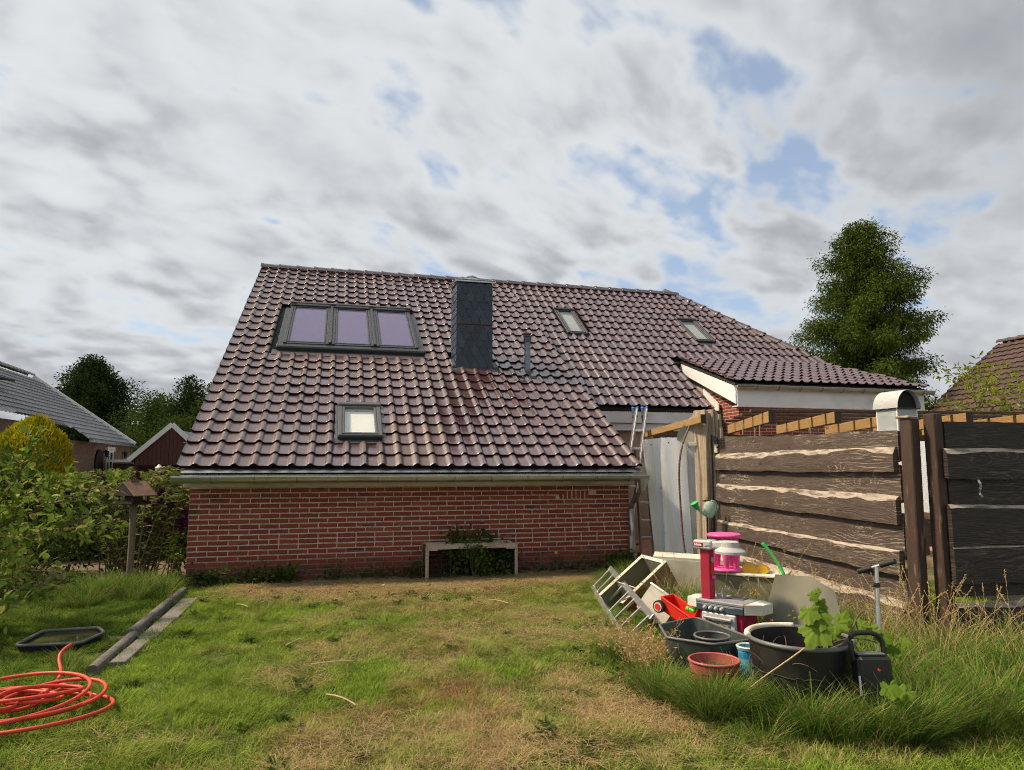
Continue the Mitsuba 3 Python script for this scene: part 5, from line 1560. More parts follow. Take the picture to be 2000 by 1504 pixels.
vine = thing("grape_vine", "young vine with big lobed light green leaves rising from the round tub", "vine")
base = V(4.30, -5.52, .26)
st = [spline([base, (4.33, -5.60, .42), (4.31, -5.64, .58), (4.28, -5.66, .70)], 20), spline([base, (4.40, -5.60, .40), (4.46, -5.60, .50), (4.50, -5.60, .56)], 16), spline([base, (4.45, -5.56, .40), (4.62, -5.60, .42), (4.75, -5.66, .36)], 18)]
add("stem", cat([tube(s, np.linspace(.006, .0025, len(s)), 6) for s in st]), "twig", vine, smooth=True)
cam_dir = lambda p: unit(CAM - p)
LV = [((4.235, -5.70, .515), .185, 200, 8), ((4.262, -5.68, .585), .145, 160, 12), ((4.215, -5.67, .60), .12, 172, 20), ((4.285, -5.665, .635), .085, 30, 6), ((4.250, -5.66, .685), .065, 60, 15), ((4.275, -5.67, .71), .045, 10, 5), ((4.315, -5.645, .60), .08, 330, 25),
      ((4.44, -5.62, .515), .11, 120, 20), ((4.475, -5.61, .54), .10, 20, 18), ((4.42, -5.60, .47), .10, 200, 25), ((4.34, -5.60, .45), .12, 215, 30),
      ((4.66, -5.62, .47), .085, 20, 30), ((4.70, -5.66, .44), .10, 190, 20), ((4.61, -5.60, .50), .075, 330, 25), ((4.75, -5.68, .38), .09, 240, 20), ((4.80, -5.70, .42), .07, 100, 30),
      ((4.46, -5.95, .27), .105, 160, 15), ((4.545, -5.95, .235), .12, 210, 25)]
for k, (p, s, spin, tilt) in enumerate(LV):
    p = V(*p)
    nrm = unit(cam_dir(p) + V(-.25, .1, .75) * (.55 + .02 * tilt))
    up = V(0, 0, 1) - nrm * nrm[2]
    up = unit(up)
    sd = np.cross(up, nrm)
    a = math.radians(spin)
    yv = up * math.cos(a) + sd * math.sin(a)
    R = np.stack([np.cross(yv, nrm), yv, nrm], 1)
    m = moved(vine_leaf(s, k), p - yv * s * .4, R)
    add("leaf", m, "foliage_vine", vine, smooth=True, uv=np.column_stack([np.full(len(m.vertices), r.random()), np.zeros(len(m.vertices))]))
single("bamboo_stick", "pale broken stick lying over the near rim of the round tub", "stick", tube(spline([(3.93, -5.42, .10), (4.03, -5.55, .26), (4.11, -5.64, .36), (4.17, -5.68, .42)], 14), np.linspace(.006, .004, 14), 6), "straw_stick")
single("bare_branch", "bare brown branch lying across the round tub", "branch", tube(spline([(4.32, -5.62, .38), (4.46, -5.66, .44), (4.62, -5.55, .52), (4.72, -5.50, .55)], 14), np.linspace(.007, .005, 14), 6), "twig")

# portable black charger with a handle
pt = thing("battery_charger", "black portable battery charger with an arched handle beside the round tub", "charger")
PR = rot(-14, 0, 0) @ rot(0, 0, -6)
PB = lambda m: moved(m, (4.515, -5.77, .12), PR)
add("case", PB(box(.185, .11, .26, (.01, 0, .13), b=.02)), "black_plastic", pt)
add("top_panel", PB(box(.15, .085, .012, (0.0, 0, .266), b=.004)), "grey_rim", pt)
add("handle", PB(tube(spline([(-.085, 0, .22), (-.092, 0, .32), (-.078, 0, .362), (-.04, 0, .372), (.03, 0, .370), (.068, 0, .352), (.086, 0, .30), (.10, 0, .20)], 34), .014, 10)), "black_plastic", pt, smooth=True)
add("lamp", PB(cyl((.02, -.056, .19), (.02, -.061, .19), .007, n=12)), "red_light", pt)
add("label_plate", PB(box(.01, .004, .10, (-.086, -.053, .11))), "white_plastic", pt)

# scooter leaning there
sc = thing("kick_scooter", "silver kick scooter with black T handlebar standing in the dry grass", "scooter")
hb = V(5.185, -5.10, .735)
ax = unit(V(5.17, -5.02, .69) - V(5.20, -5.19, .775))
ax = unit(V(-.10, .28, -.115))
ft = V(5.12, -5.15, .06)
sd = unit(hb - ft)
add("stem", cat(cyl(ft, ft + sd * .42, .017, n=14), cyl(ft + sd * .42, hb, .013, n=14)), "aluminium", sc, smooth=40)
add("clamp", cat(cyl(ft + sd * .545, ft + sd * .575, .020, n=14), moved(box(.03, .012, .014), ft + sd * .56 + V(-.02, -.01, 0))), "black_plastic", sc)
add("handlebar", cyl(hb - ax * .10, hb + ax * .10, .011, n=12), "aluminium", sc, smooth=40)
for s in (-1, 1):
    add("grip", cyl(hb + ax * s * .03, hb + ax * s * .135, .0165, .0175, 14), "black_rubber", sc, smooth=40)
add("deck", moved(box(.46, .10, .03, b=.008), (5.34, -5.10, .09), rot(8, 0, 0)), "aluminium", sc)
for q in ((5.10, -5.16, .06), (5.62, -5.05, .06)):
    add("wheel", cyl(V(*q) + V(.004, -.013, 0), V(*q) + V(-.004, .013, 0), .06, n=20), "black_rubber", sc, smooth=40)

# bent grey sheet, olive cabinet, pink stool, small toys
gs = thing("bent_sheet", "bent greenish grey metal sheet leaning behind the round tub", "metal sheet")
A_, B_, C_, D_, E_ = V(4.93, -4.36, .585), V(5.06, -4.60, .60), V(5.115, -4.77, .53), V(5.10, -4.92, .10), V(4.86, -4.52, .02)
F_ = V(4.80, -4.28, .05)
def quad(a, b, c, d, n=10, bulge=.02):
    s = np.linspace(0, 1, n)
    nn = unit(np.cross(b - a, d - a))
    return sheet(np.array([[a * (1 - u) * (1 - w) + b * u * (1 - w) + c * u * w + d * (1 - u) * w + nn * bulge * math.sin(math.pi * u) for u in s] for w in s]))
add("left_face", cat(quad(A_, B_, E_, F_), ), "grey_sheet", gs, smooth=True)
add("right_face", cat(quad(B_, C_, D_, E_, bulge=-.03)), "grey_sheet", gs, smooth=True)
cbn = thing("metal_cabinet", "olive grey metal cabinet lying in the grass under the pink stool", "cabinet")
CA, CBv = V(4.95, -3.36, 0), V(5.41, -3.79, 0)
cex = unit(CBv - CA)
cey = V(-cex[1], cex[0], 0)
CRm = np.stack([cex, cey, V(0, 0, 1)], 1)
L = np.linalg.norm(CBv - CA)
add("body", moved(box(L, .42, .44, (L / 2, .21, .22), b=.006), CA, CRm), "olive_panel", cbn)
add("top", moved(box(L + .03, .46, .018, (L / 2, .21, .452), b=.004), CA, CRm), "off_white_paint", cbn)
stl = thing("pink_stool", "upturned pink plastic stool of two discs and thick legs on the cabinet", "stool")
sc0 = V(5.10, -3.385, .462)
disc = lambda z, r_: moved(lathe([(0, -.016), (r_ * .86, -.018), (r_ * .97, -.012), (r_, 0), (r_ * .97, .012), (r_ * .86, .018), (0, .016)], 40), sc0 + V(0, 0, z))
add("seat", disc(.018, .148), "hot_pink", stl, smooth=50)
add("base_disc", disc(.315, .150), "hot_pink", stl, smooth=50)
for k in range(5):
    a = k * 2 * np.pi / 5 + .5
    o = sc0 + V(.098 * math.cos(a), .098 * math.sin(a), .03)
    add("leg", moved(lathe([(.018, 0), (.028, .05), (.034, .13), (.031, .20), (.024, .262), (.0, .27)], 20), o), "hot_pink", stl, smooth=50)
o = CA + CRm @ V(L * .62, .12, .462)
single("yellow_toy", "amber yellow translucent plastic toy arch on the olive cabinet", "toy", moved(cat(*[cyl((-.09 + i * .018, -.035 + .0 * i, .0), (-.09 + i * .018, .045, .0), .030 + .012 * math.sin(i * 1.1) + .006 * (i % 2), n=16) for i in range(11)]), o + V(0, 0, .028), CRm), "amber_plastic", smooth=40)
o = CA + CRm @ V(L * .93, .12, .462)
single("green_tube", "bright green plastic tube leaning against the fence boards", "tube", tube(spline([o + V(.02, -.02, 0), o + V(-.01, .02, .10), o + V(-.10, .10, .26)], 16), .0155, 12), "green_plastic", smooth=True)

# cream cabinet, tipped metal shelf, crate, toy trailer, ladder
cc = thing("cream_cabinet", "long cream metal cabinet lying behind the tipped shelf", "cabinet")
Rm = rot(-48, 0, 0) @ rot(0, 0, 0)
add("body", moved(box(.75, .36, .46, (.30, .18, .25), b=.006), (4.93, -2.42, 0), rot(-28, 2, 0)), "off_white_paint", cc)
add("side_panel", moved(box(.70, .004, .36, (.30, -.003, .27), b=.001), (4.93, -2.42, 0), rot(-28, 2, 0)), "off_white_paint", cc)
sh = thing("metal_shelf", "tipped open cream metal shelf unit with rusty side panel", "shelf unit")
TL, TR, TR2, BR = V(4.72, -2.46, .50), V(4.81, -2.82, .48), V(5.03, -2.67, .39), V(4.45, -3.06, .20)
s_o, s1, s2 = TR, unit(TL - TR), unit(BR - TR)
s3 = unit(np.cross(s2, s1))
s3 = s3 if s3[0] > 0 else -s3
s2 = np.cross(s3, s1)
s2 = s2 if s2[2] < 0 else -s2
SW, SH, SD = np.linalg.norm(TL - TR), .62, .27
SP = lambda a, b, c: s_o + s1 * a + s2 * b + s3 * c
SRm = np.stack([s1, s2, s3], 1)
if np.linalg.det(SRm) < 0:
    SRm[:, 2] *= -1
SBx = lambda a0, a1, b0, b1, c0, c1: moved(box(a1 - a0, b1 - b0, c1 - c0), SP((a0 + a1) / 2, (b0 + b1) / 2, (c0 + c1) / 2), SRm)
add("side_panel", SBx(0, .006, 0, SH, 0, SD), "rust_panel", sh, label="rusty brown side panel facing the lawn")
add("side_panel", SBx(SW - .006, SW, 0, SH, 0, SD), "olive_panel", sh)
add("top_panel", SBx(0, SW, 0, .006, .0, SD), "off_white_paint", sh)
add("back_panel", SBx(.0, SW * .62, 0, SH, SD - .004, SD), "olive_panel", sh)
for a0, a1 in ((-.004, .034), (SW - .034, SW + .004)):
    add("upright", cat(SBx(a0, a1, -.004, SH + .01, -.005, .0)), "off_white_paint", sh)
    add("bolt_holes", cat([cyl(SP((a0 + a1) / 2, q, -.0055), SP((a0 + a1) / 2, q, -.0065), .006, n=8) for q in np.arange(.03, SH, .05)]), "black_plastic", sh, kind="stuff")
add("front_edge", SBx(.034, SW - .034, -.004, .036, -.005, 0), "off_white_paint", sh)
add("bolt_holes", cat([cyl(SP(q, .012, -.0055), SP(q, .012, -.0065), .005, n=8) for q in np.arange(.05, SW - .04, .035)]), "black_plastic", sh, kind="stuff")
add("shelf_board", SBx(.008, SW - .008, .40, .408, .01, SD), "off_white_paint", sh)
add("rail_piece", bar(SP(.12, .02, SD * .8), SP(.16, .5, SD * .7), .05, .01), "grey_rim", sh)

crt = thing("plastic_crate", "tipped dull white plastic crate with a green leaf sticker", "crate")
Cm = rot(-62, 0, 0) @ rot(0, 24, 0) @ rot(0, 0, -28)
cb = prism([(-.15, -.10), (.15, -.10), (.135, .10), (-.135, .10)], .16, frame((0, 0, -.08), (1, 0, 0), (0, 1, 0), (0, 0, 1)))
CO = V(4.455, -3.41, .175)
hollow = cat(*[moved(b_, CO, Cm) for b_ in (box(.30, .008, .24, (0, -.10, 0)), box(.30, .008, .24, (0, .10, 0)), box(.008, .20, .24, (-.146, 0, 0)), box(.008, .20, .24, (.146, 0, 0)), box(.28, .19, .008, (0, 0, -.116)))])
add("shell", hollow, "dull_plastic", crt)
add("rim", cat(*[moved(b_, CO, Cm) for b_ in (box(.325, .022, .02, (0, -.105, .12), b=.004), box(.325, .022, .02, (0, .105, .12), b=.004), box(.022, .215, .02, (-.152, 0, .12), b=.004), box(.022, .215, .02, (.152, 0, .12), b=.004))]), "white_plastic", crt)
side = add("grid_face", moved(box(.006, .185, .21, (-.1525, 0, 0)), CO, Cm), "white_plastic", crt)
add("grid_line", cat(*[moved(box(.003, .003, .20, (-.1565, y, 0)), CO, Cm) for y in (-.06, -.02, .02, .06)], *[moved(box(.003, .18, .003, (-.1565, 0, z)), CO, Cm) for z in (-.06, 0, .06)]), "dull_plastic", side, kind="stuff")
add("green_sticker", moved(prism([(-.09, -.05), (-.02, -.06), (-.005, .01), (-.09, .05)], .002, frame((-.1585, 0, 0), (0, 1, 0), (0, 0, 1), (-1, 0, 0))), CO, Cm), "green_plastic", side)

trl = thing("toy_trailer", "bright red tipped toy trailer with black wheels", "toy trailer")
Tm = rot(-62, 0, 0) @ rot(0, 24, 0)
TO = V(4.36, -3.93, .255)
TBx = lambda sx, sy, sz, c: moved(box(sx, sy, sz, c, b=.004), TO, Tm)
add("tray", cat(TBx(.30, .16, .008, (0, 0, -.045)), TBx(.30, .008, .09, (0, -.08, 0)), TBx(.30, .008, .09, (0, .08, 0)), TBx(.008, .16, .09, (-.15, 0, 0)), TBx(.008, .16, .09, (.15, 0, 0))), "bright_red", trl)
add("lip", cat(TBx(.32, .018, .012, (0, -.084, .046)), TBx(.32, .018, .012, (0, .084, .046)), TBx(.018, .17, .012, (-.154, 0, .046)), TBx(.018, .17, .012, (.154, 0, .046))), "bright_red", trl)
add("tailgate", TBx(.010, .15, .13, (.165, 0, .07)), "bright_red", trl)
for s in (-1, 1):
    wk = add("wheel", moved(cyl((-.13, s * .092, -.02), (-.13, s * .125, -.02), .048, n=24), TO, Tm), "black_rubber", trl, smooth=40)
    add("rim", moved(cyl((-.13, s * .124, -.02), (-.13, s * .129, -.02), .036, n=20), TO, Tm), "white_plastic", wk)
    add("hub", moved(cyl((-.13, s * .127, -.02), (-.13, s * .134, -.02), .025, n=18), TO, Tm), "bright_red", wk)
single("lime_toy", "small lime green plastic toy piece against the toy kitchen", "toy", moved(cat(box(.075, .03, .03, b=.008), box(.03, .05, .024, (.02, 0, .005), b=.006), cyl((-.04, 0, 0), (-.02, 0, .0), .02, n=12)), (4.36, -4.10, .30), rot(-50, 10, 12)), "lime_plastic", smooth=40)

ld = thing("aluminium_ladder", "aluminium ladder lying tilted on the grass edge", "ladder")
a0, a1, b0, b1 = V(4.56, -1.46, .03), V(3.92, -3.86, .03), V(4.73, -1.58, .25), V(4.09, -3.98, .235)
for p, q in ((a0, a1), (b0, b1)):
    add("rail", bar(p, q, .022, .055, up=unit(b0 - a0), b=.004), "aluminium", ld)
for k in range(8):
    f = .03 + k * .134
    add("rung", bar(a0 + (a1 - a0) * f, b0 + (b1 - b0) * f, .026, .022, up=unit(a1 - a0), b=.003), "aluminium", ld)

# standpipe and watering can
tpk = thing("water_tap", "garden standpipe with a brass tap beside the upright planks", "tap")
add("pipe", cyl((6.205, -1.19, 0), (6.205, -1.19, .96), .011, n=10), "black_plastic", tpk, smooth=40)
add("tap", cat(cyl((6.205, -1.19, .86), (6.205, -1.19, .98), .016, n=12), cyl((6.205, -1.19, .965), (6.13, -1.23, .965), .011, n=10), cyl((6.205, -1.19, .975), (6.25, -1.17, .975), .008, n=8), box(.05, .012, .012, (6.22, -1.19, 1.0))), "brass", tpk, smooth=40)
add("blue_coupling", cyl((6.29, -1.18, .86), (6.29, -1.18, .93), .022, n=14), "blue_plastic", tpk, smooth=40)
add("second_pipe", cyl((6.29, -1.18, 0), (6.29, -1.18, .87), .010, n=8), "black_plastic", tpk, smooth=40)
wc = thing("watering_can", "pale green plastic watering can hung on the standpipe tap", "watering can")
WO = V(6.20, -1.27, .86)
add("body", moved(lathe([(.0, -.10), (.045, -.095), (.075, -.03), (.08, .03), (.06, .085), (.03, .10), (.0, .10)], 24, 1, .62), WO, rot(-20, 8, 0)), "pale_green_plastic", wc, smooth=50)
sp = spline([WO + V(-.05, 0, -.06), WO + V(-.11, .01, -.03), WO + V(-.155, .02, .05)], 12)
add("spout", tube(sp, np.linspace(.022, .016, 12), 10), "pale_green_plastic", wc, smooth=True)
add("rose", moved(lathe([(.014, 0), (.03, .03), (.05, .10), (.0, .10)], 18), WO + V(-.15, .02, .0), rot(0, -32, 0)), "green_plastic", wc, smooth=40)
add("handle", tube(spline([WO + V(.07, 0, -.03), WO + V(.11, 0, .02), WO + V(.08, 0, .09), WO + V(.02, 0, .11)], 14), .009, 8), "pale_green_plastic", wc, smooth=True)

# bird table
bt = thing("bird_table", "small brown wooden bird table on a grey post left of the house", "bird table")
BO = V(-.58, -.09, 0)
add("post", tube([BO + V(.0, 0, -.05), BO + V(.005, 0, .5), BO + V(.0, 0, .96)], .036, 14), "grey_post", bt, smooth=True)
BR_ = rot(-38, 0, 0)
BB = lambda m: moved(m, BO + V(-.005, 0, 0), BR_)
add("floor", BB(box(.27, .24, .016, (0, 0, .962), b=.003)), "bird_wood", bt)
for sx in (-1, 1):
    for sy in (-1, 1):
        add("corner_post", BB(box(.02, .02, .11, (sx * .115, sy * .10, 1.02))), "bird_wood", bt)
add("edge_strip", cat(BB(box(.27, .012, .03, (0, -.12, .98))), BB(box(.27, .012, .03, (0, .12, .98)))), "bird_wood", bt)
add("feed_box", BB(box(.15, .12, .10, (0, 0, 1.02))), "bird_wood", bt)
for s in (-1, 1):
    a = math.atan2(.155, .20)
    add("roof_slope", BB(moved(box(.262, .30, .014, (0, 0, 0), b=.003), (s * .099, 0, 1.135), rot(0, s * math.degrees(a), 0))), "bird_roof", bt)
for y in (-.135, .135):
    add("gable", BB(prism([(-.17, 1.06), (.17, 1.06), (0, 1.195)], .012, frame((0, y, 0), (1, 0, 0), (0, 0, 1), (0, -1, 0)))), "bird_wood", bt)
add("ridge_piece", BB(box(.05, .11, .016, (-.012, .0, 1.222), rot(0, -8, 0))), "bird_roof", bt)
add("hanging_wire", BB(cyl((.07, -.10, .95), (.075, -.10, .84), .004, n=6)), "twig", bt)

# metal shelving frame against the wall, overgrown
fr_ = thing("shelf_frame", "low cream metal shelving frame overgrown with weeds at the brick wall", "shelf frame")
fx0, fx1, fy0, fy1, fh = 2.80, 3.925, -.47, -.07, .425
for x in (fx0, fx1):
    for y in (fy0, fy1):
        lg = add("leg", cat(box(.038, .003, fh, (x, y, fh / 2)), box(.003, .03, fh, (x + (.0175 if x == fx0 else -.0175) * -1, y + .015 * (1 if y == fy0 else -1), fh / 2))), "frame_metal", fr_)
        if y == fy0:
            add("bolt_holes", cat([cyl((x, y - .0015, z), (x, y - .003, z), .005, n=8) for z in np.arange(.04, fh - .02, .045)]), "black_plastic", lg, kind="stuff")
add("shelf_board", cat(box(fx1 - fx0, fy1 - fy0, .004, ((fx0 + fx1) / 2, (fy0 + fy1) / 2, fh)), box(fx1 - fx0, .003, .045, ((fx0 + fx1) / 2, fy0 - .003, fh - .022))), "frame_metal", fr_)
for x in (fx0 + .004, fx1 - .004):
    add("side_panel", box(.003, fy1 - fy0 + .04, fh - .02, (x, (fy0 + fy1) / 2 + .02, fh / 2)), "worn_black", fr_)  # near-black sides added to darken the inside of the frame
for x in (fx0 + .10, fx1 - .10):
    add("corner_bracket", box(.12, .003, .06, (x - .03 if x < 3 else x + .03, fy0 - .006, fh - .03)), "frame_metal", fr_)

# sunken pond tray
rimp = rounded([(-.62, -2.92), (-.17, -2.95), (-.10, -2.62), (-.20, -2.42), (-.60, -2.44)], .05, 48)
tray = thing("sunken_tray", "sunken black tray of murky water in the left grass", "pond tray")
R3 = np.column_stack([rimp, np.full(48, .058)])
c3 = R3.mean(0)
add("rim", tube(R3, .012, 8, closed=True), "grey_rim", tray, smooth=True)
lw_ = c3 + (R3 - c3) * V(.94, .94, 1) - V(0, 0, .06)
add("wall", sheet(np.stack([np.vstack([R3, R3[:1]]), np.vstack([lw_, lw_[:1]])], 0)), "black_plastic", tray, smooth=40)
add("water", TM(np.vstack([c3 + (R3 - c3) * V(.95, .95, 1) - V(0, 0, .022), [c3 - V(0, 0, .022)]]), [[i, (i + 1) % 48, 48] for i in range(48)]), "pond_water", tray)

# red garden hose in loose coils
r = np.random.default_rng(101)
pts = []
cx0, cy0 = -.02, -4.42
turns = 7.6
for t in np.linspace(0, turns * 2 * np.pi, 250):
    k = t / (2 * np.pi)
    rad = .29 + .08 * math.sin(k * 2.3 + .6) + .05 * math.sin(t * .37)
    cxk, cyk = cx0 + .13 * math.sin(k * 1.9), cy0 + .10 * math.cos(k * 2.7 + 1)
    pts.append((cxk + rad * 1.12 * math.cos(t), cyk + rad * .92 * math.sin(t), .040 + .010 * k + .016 * math.sin(t * 1.35 + k) + .012))
pts = [(-1.1, -4.95, .03), (-.75, -4.80, .03), (-.42, -4.72, .04)] + pts[8:] + [(.02, -3.90, .10), (-.05, -3.72, .16), (-.02, -3.62, .20)]
hs = spline(pts, 620)
single("garden_hose", "bright red garden hose in loose coils at the lower left", "hose", tube(hs, .0108, 9), "hose_red", smooth=True)
single("garden_hose", "black hose arching over the kerb end at the left wall foot", "hose", tube(spline([(-.02, -.42, .0), (.0, -.36, .10), (.10, -.30, .15), (.30, -.26, .13), (.55, -.25, .05), (.70, -.25, .01)], 30), .011, 8), "black_rubber", smooth=True)

# ------------------------------------------------------------------ grass, weeds and litter
def lawn_col(p, n, uv):
    d = dry_amount(p)
    g = mix(mi.Color3f(0.105, 0.185, 0.020), mi.Color3f(0.310, 0.430, 0.068), uv.x)
    g = mix(g, mi.Color3f(0.230, 0.295, 0.052), smoothstep(0.35, 0.75, noise(p.x * 2.3, p.y * 2.3, 4.0)) * 0.5)
    s = mix(mi.Color3f(0.34, 0.245, 0.105), mi.Color3f(0.50, 0.400, 0.205), dr.square(dr.sin(uv.x * 517)))
    rust = mi.Color3f(0.25, 0.115, 0.055)
    s = mix(s, rust, smoothstep(0.6, 0.8, noise(p.x * 1.7 + 3, p.y * 1.7, 9.0)) * 0.55)
    k = smoothstep(0.0, 0.30, d * 1.25 + 0.10 - dr.square(dr.sin(uv.x * 913)) * 0.95)
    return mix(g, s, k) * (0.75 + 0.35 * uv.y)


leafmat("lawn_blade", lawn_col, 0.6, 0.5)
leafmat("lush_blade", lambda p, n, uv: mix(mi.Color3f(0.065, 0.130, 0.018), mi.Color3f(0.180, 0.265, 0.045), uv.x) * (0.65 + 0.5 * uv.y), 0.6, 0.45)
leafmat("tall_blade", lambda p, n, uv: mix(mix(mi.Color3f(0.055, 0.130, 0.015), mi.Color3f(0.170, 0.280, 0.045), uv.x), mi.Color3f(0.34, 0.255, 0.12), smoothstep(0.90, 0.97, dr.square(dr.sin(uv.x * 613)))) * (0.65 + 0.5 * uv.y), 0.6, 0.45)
leafmat("dry_stalk", lambda p, n, uv: mix(mi.Color3f(0.46, 0.34, 0.15), mi.Color3f(0.62, 0.49, 0.26), uv.x), 0.5, 0.5)
leafmat("hay_straw", lambda p, n, uv: mix(mi.Color3f(0.26, 0.17, 0.085), mi.Color3f(0.48, 0.37, 0.20), uv.x), 0.4, 0.5)
groups = {}


def group_of(name, mesh, uv, bsdf):
    scene[name] = {"type": "shapegroup", "shape": mikit.ply(mesh, bsdf, uv=uv)}
    groups.setdefault(name.rsplit("_", 1)[0], []).append(name)


rg = np.random.default_rng(201)
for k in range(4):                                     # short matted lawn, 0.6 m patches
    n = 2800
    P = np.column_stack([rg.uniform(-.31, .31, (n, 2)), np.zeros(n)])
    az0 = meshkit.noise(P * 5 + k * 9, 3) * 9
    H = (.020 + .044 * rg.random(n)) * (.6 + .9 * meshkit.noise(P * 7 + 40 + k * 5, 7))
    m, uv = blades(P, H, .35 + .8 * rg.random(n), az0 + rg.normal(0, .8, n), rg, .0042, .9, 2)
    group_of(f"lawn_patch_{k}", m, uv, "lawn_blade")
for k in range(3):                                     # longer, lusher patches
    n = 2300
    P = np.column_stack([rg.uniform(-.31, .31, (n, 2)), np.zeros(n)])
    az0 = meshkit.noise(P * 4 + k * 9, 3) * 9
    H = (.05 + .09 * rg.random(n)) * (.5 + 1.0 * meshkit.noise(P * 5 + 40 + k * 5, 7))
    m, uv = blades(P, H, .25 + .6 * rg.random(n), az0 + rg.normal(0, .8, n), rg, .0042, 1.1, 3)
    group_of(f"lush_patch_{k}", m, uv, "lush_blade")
for k in range(4):                                     # small tufts in the lawn
    n = 260
    a, q = rg.uniform(0, 6.28, n), .10 * np.sqrt(rg.random(n))
    P = np.column_stack([q * np.cos(a), q * np.sin(a), 0 * a])
    m, uv = blades(P, .04 + .07 * rg.random(n), .15 + 5 * q + .3 * rg.random(n), a + rg.normal(0, .6, n), rg, .0034, .8, 3)
    group_of(f"tuft_{k}", m, uv, "lawn_blade")
for k in range(4):                                     # tall green clumps
    n = 150
    a, q = rg.uniform(0, 6.28, n), .11 * np.sqrt(rg.random(n))
    P = np.column_stack([q * np.cos(a), q * np.sin(a), 0 * a])
    m, uv = blades(P, .16 + .26 * rg.random(n), .08 + 3 * q + .2 * rg.random(n), a + rg.normal(0, .6, n), rg, .0052, .95, 5)
    group_of(f"tall_clump_{k}", m, uv, "tall_blade")


def seeded(n, h0, h1, spread, w, head, airy, rgn):
    """Stalks with seed heads."""
    out = []
    a, q = rgn.uniform(0, 6.28, n), spread * np.sqrt(rgn.random(n))
    for i in range(n):
        h = rgn.uniform(h0, h1)
        lean = rgn.uniform(.02, .28)
        b = np.array([q[i] * math.cos(a[i]), q[i] * math.sin(a[i]), 0])
        dv = V(math.cos(a[i] + rgn.normal(0, .5)), math.sin(a[i] + rgn.normal(0, .5)), 0)
        t = np.linspace(0, 1, 7)[:, None]
        path = b + dv * h * (lean * t + .30 * t ** 3 * rgn.uniform(.2, 1.2)) + V(0, 0, h) * (t - .06 * t ** 3)
        m = tube(path, np.linspace(w, w * .5, 7), 3)
        out.append((m, np.column_stack([np.full(len(m.vertices), rgn.random()), np.ones(len(m.vertices))])))
        k = 16 if airy else 26
        f = 1 - rgn.random(k) * head
        ii = np.clip(f * 6, 0, 5.999)
        lo = ii.astype(int)
        pp = path[lo] + (path[lo + 1] - path[lo]) * (ii - lo)[:, None]
        D = rgn.normal(size=(k, 3)) * (1.0 if airy else .35) + (path[-1] - path[-2]) / np.linalg.norm(path[-1] - path[-2])
        S = (.012 + .03 * rgn.random(k)) if airy else (.010 + .010 * rgn.random(k))
        out.append(leafmesh(pp, D, S, rgn, aspect=.10 if airy else .3))
    return merge(out)


for k in range(3):
    m, uv = seeded(9, .42, .78, .10, .0016, .16, False, rg)
    group_of(f"seed_stalk_{k}", m, uv, "dry_stalk")
for k in range(3):
    m, uv = seeded(26, .16, .34, .14, .0007, .5, True, rg)
    group_of(f"airy_grass_{k}", m, uv, "dry_stalk")
for k in range(3):                                     # dry arching blades
    n = 46
    a, q = rg.uniform(0, 6.28, n), .10 * np.sqrt(rg.random(n))
    P = np.column_stack([q * np.cos(a), q * np.sin(a), 0 * a])
    m, uv = blades(P, .28 + .38 * rg.random(n), .08 + 2 * q + .25 * rg.random(n), a + rg.normal(0, .6, n), rg, .0034, 1.1, 6)
    group_of(f"dry_clump_{k}", m, uv, "dry_stalk")
for k in range(3):                                     # cut hay lying about
    n = 240
    P = np.column_stack([rg.uniform(-.3, .3, (n, 2)), .004 + .030 * rg.random(n) ** 2])
    m, uv = blades(P, .05 + .12 * rg.random(n), 1.42 + .12 * rg.random(n), rg.uniform(0, 6.28, n), rg, .0026, .12, 3)
    group_of(f"hay_{k}", m, uv, "hay_straw")

counts = {}


def put(name, gname, x, y, s=1.0, zs=1.0, z=None, rotz=None, tilt=0.0):
    c = counts.get(name, 0) + 1
    counts[name] = c
    g = groups[gname]
    gi = g[rg.integers(len(g))]
    zz = float(ground_z(x, y)) - .006 if z is None else z
    M = T4().translate([x, y, zz]).rotate([0, 0, 1], rg.uniform(0, 360) if rotz is None else rotz).rotate([1, 0, 0], rg.normal(0, 1 + tilt)).scale([s, s, s * zs])
    k = f"{name}__{c:03d}"
    scene[k] = {"type": "instance", "shapegroup": {"type": "ref", "id": gi}, "to_world": M}


def in_view(x, y, pad=0.5):
    d = (x - CAM[0]) * math.sin(YAW) + (y - CAM[1]) * math.cos(YAW)
    r_ = (x - CAM[0]) * math.cos(YAW) - (y - CAM[1]) * math.sin(YAW)
    return d > 2.6 and abs(r_) < d * .76 + pad


# edge of the unmown strip on the right: lawn lies to its left / in front of it
EDGE = np.array([(4.9, -0.6), (4.62, -2.0), (4.25, -3.2), (3.72, -4.1), (3.66, -4.6), (3.66, -5.05), (3.80, -5.55), (4.4, -6.0), (5.05, -6.15), (6.5, -6.35)])
from shapely.geometry import Point
wild = Polygon(list(map(tuple, EDGE)) + [(8.5, -6.6), (8.5, -4.75), (6.2, -4.75), (6.45, -1.1), (5.75, -0.5)])
keepout = [Polygon(rim).buffer(-.02), Point(4.345, -5.405).buffer(.26), Point(4.4, -3.0).buffer(.0)]
for nm in ("lawn_grass", "long_grass", "dry_grass", "hay_litter"):
    labels[nm] = {"label": {"lawn_grass": "short mown lawn, green at the sides and dried out in the middle", "long_grass": "long green grass by the kerb, the junk and the fence",
                            "dry_grass": "tall dry grass with seed heads in front of the fence", "hay_litter": "cut hay lying on the lawn and along the wall"}[nm], "category": "grass", "kind": "stuff"}

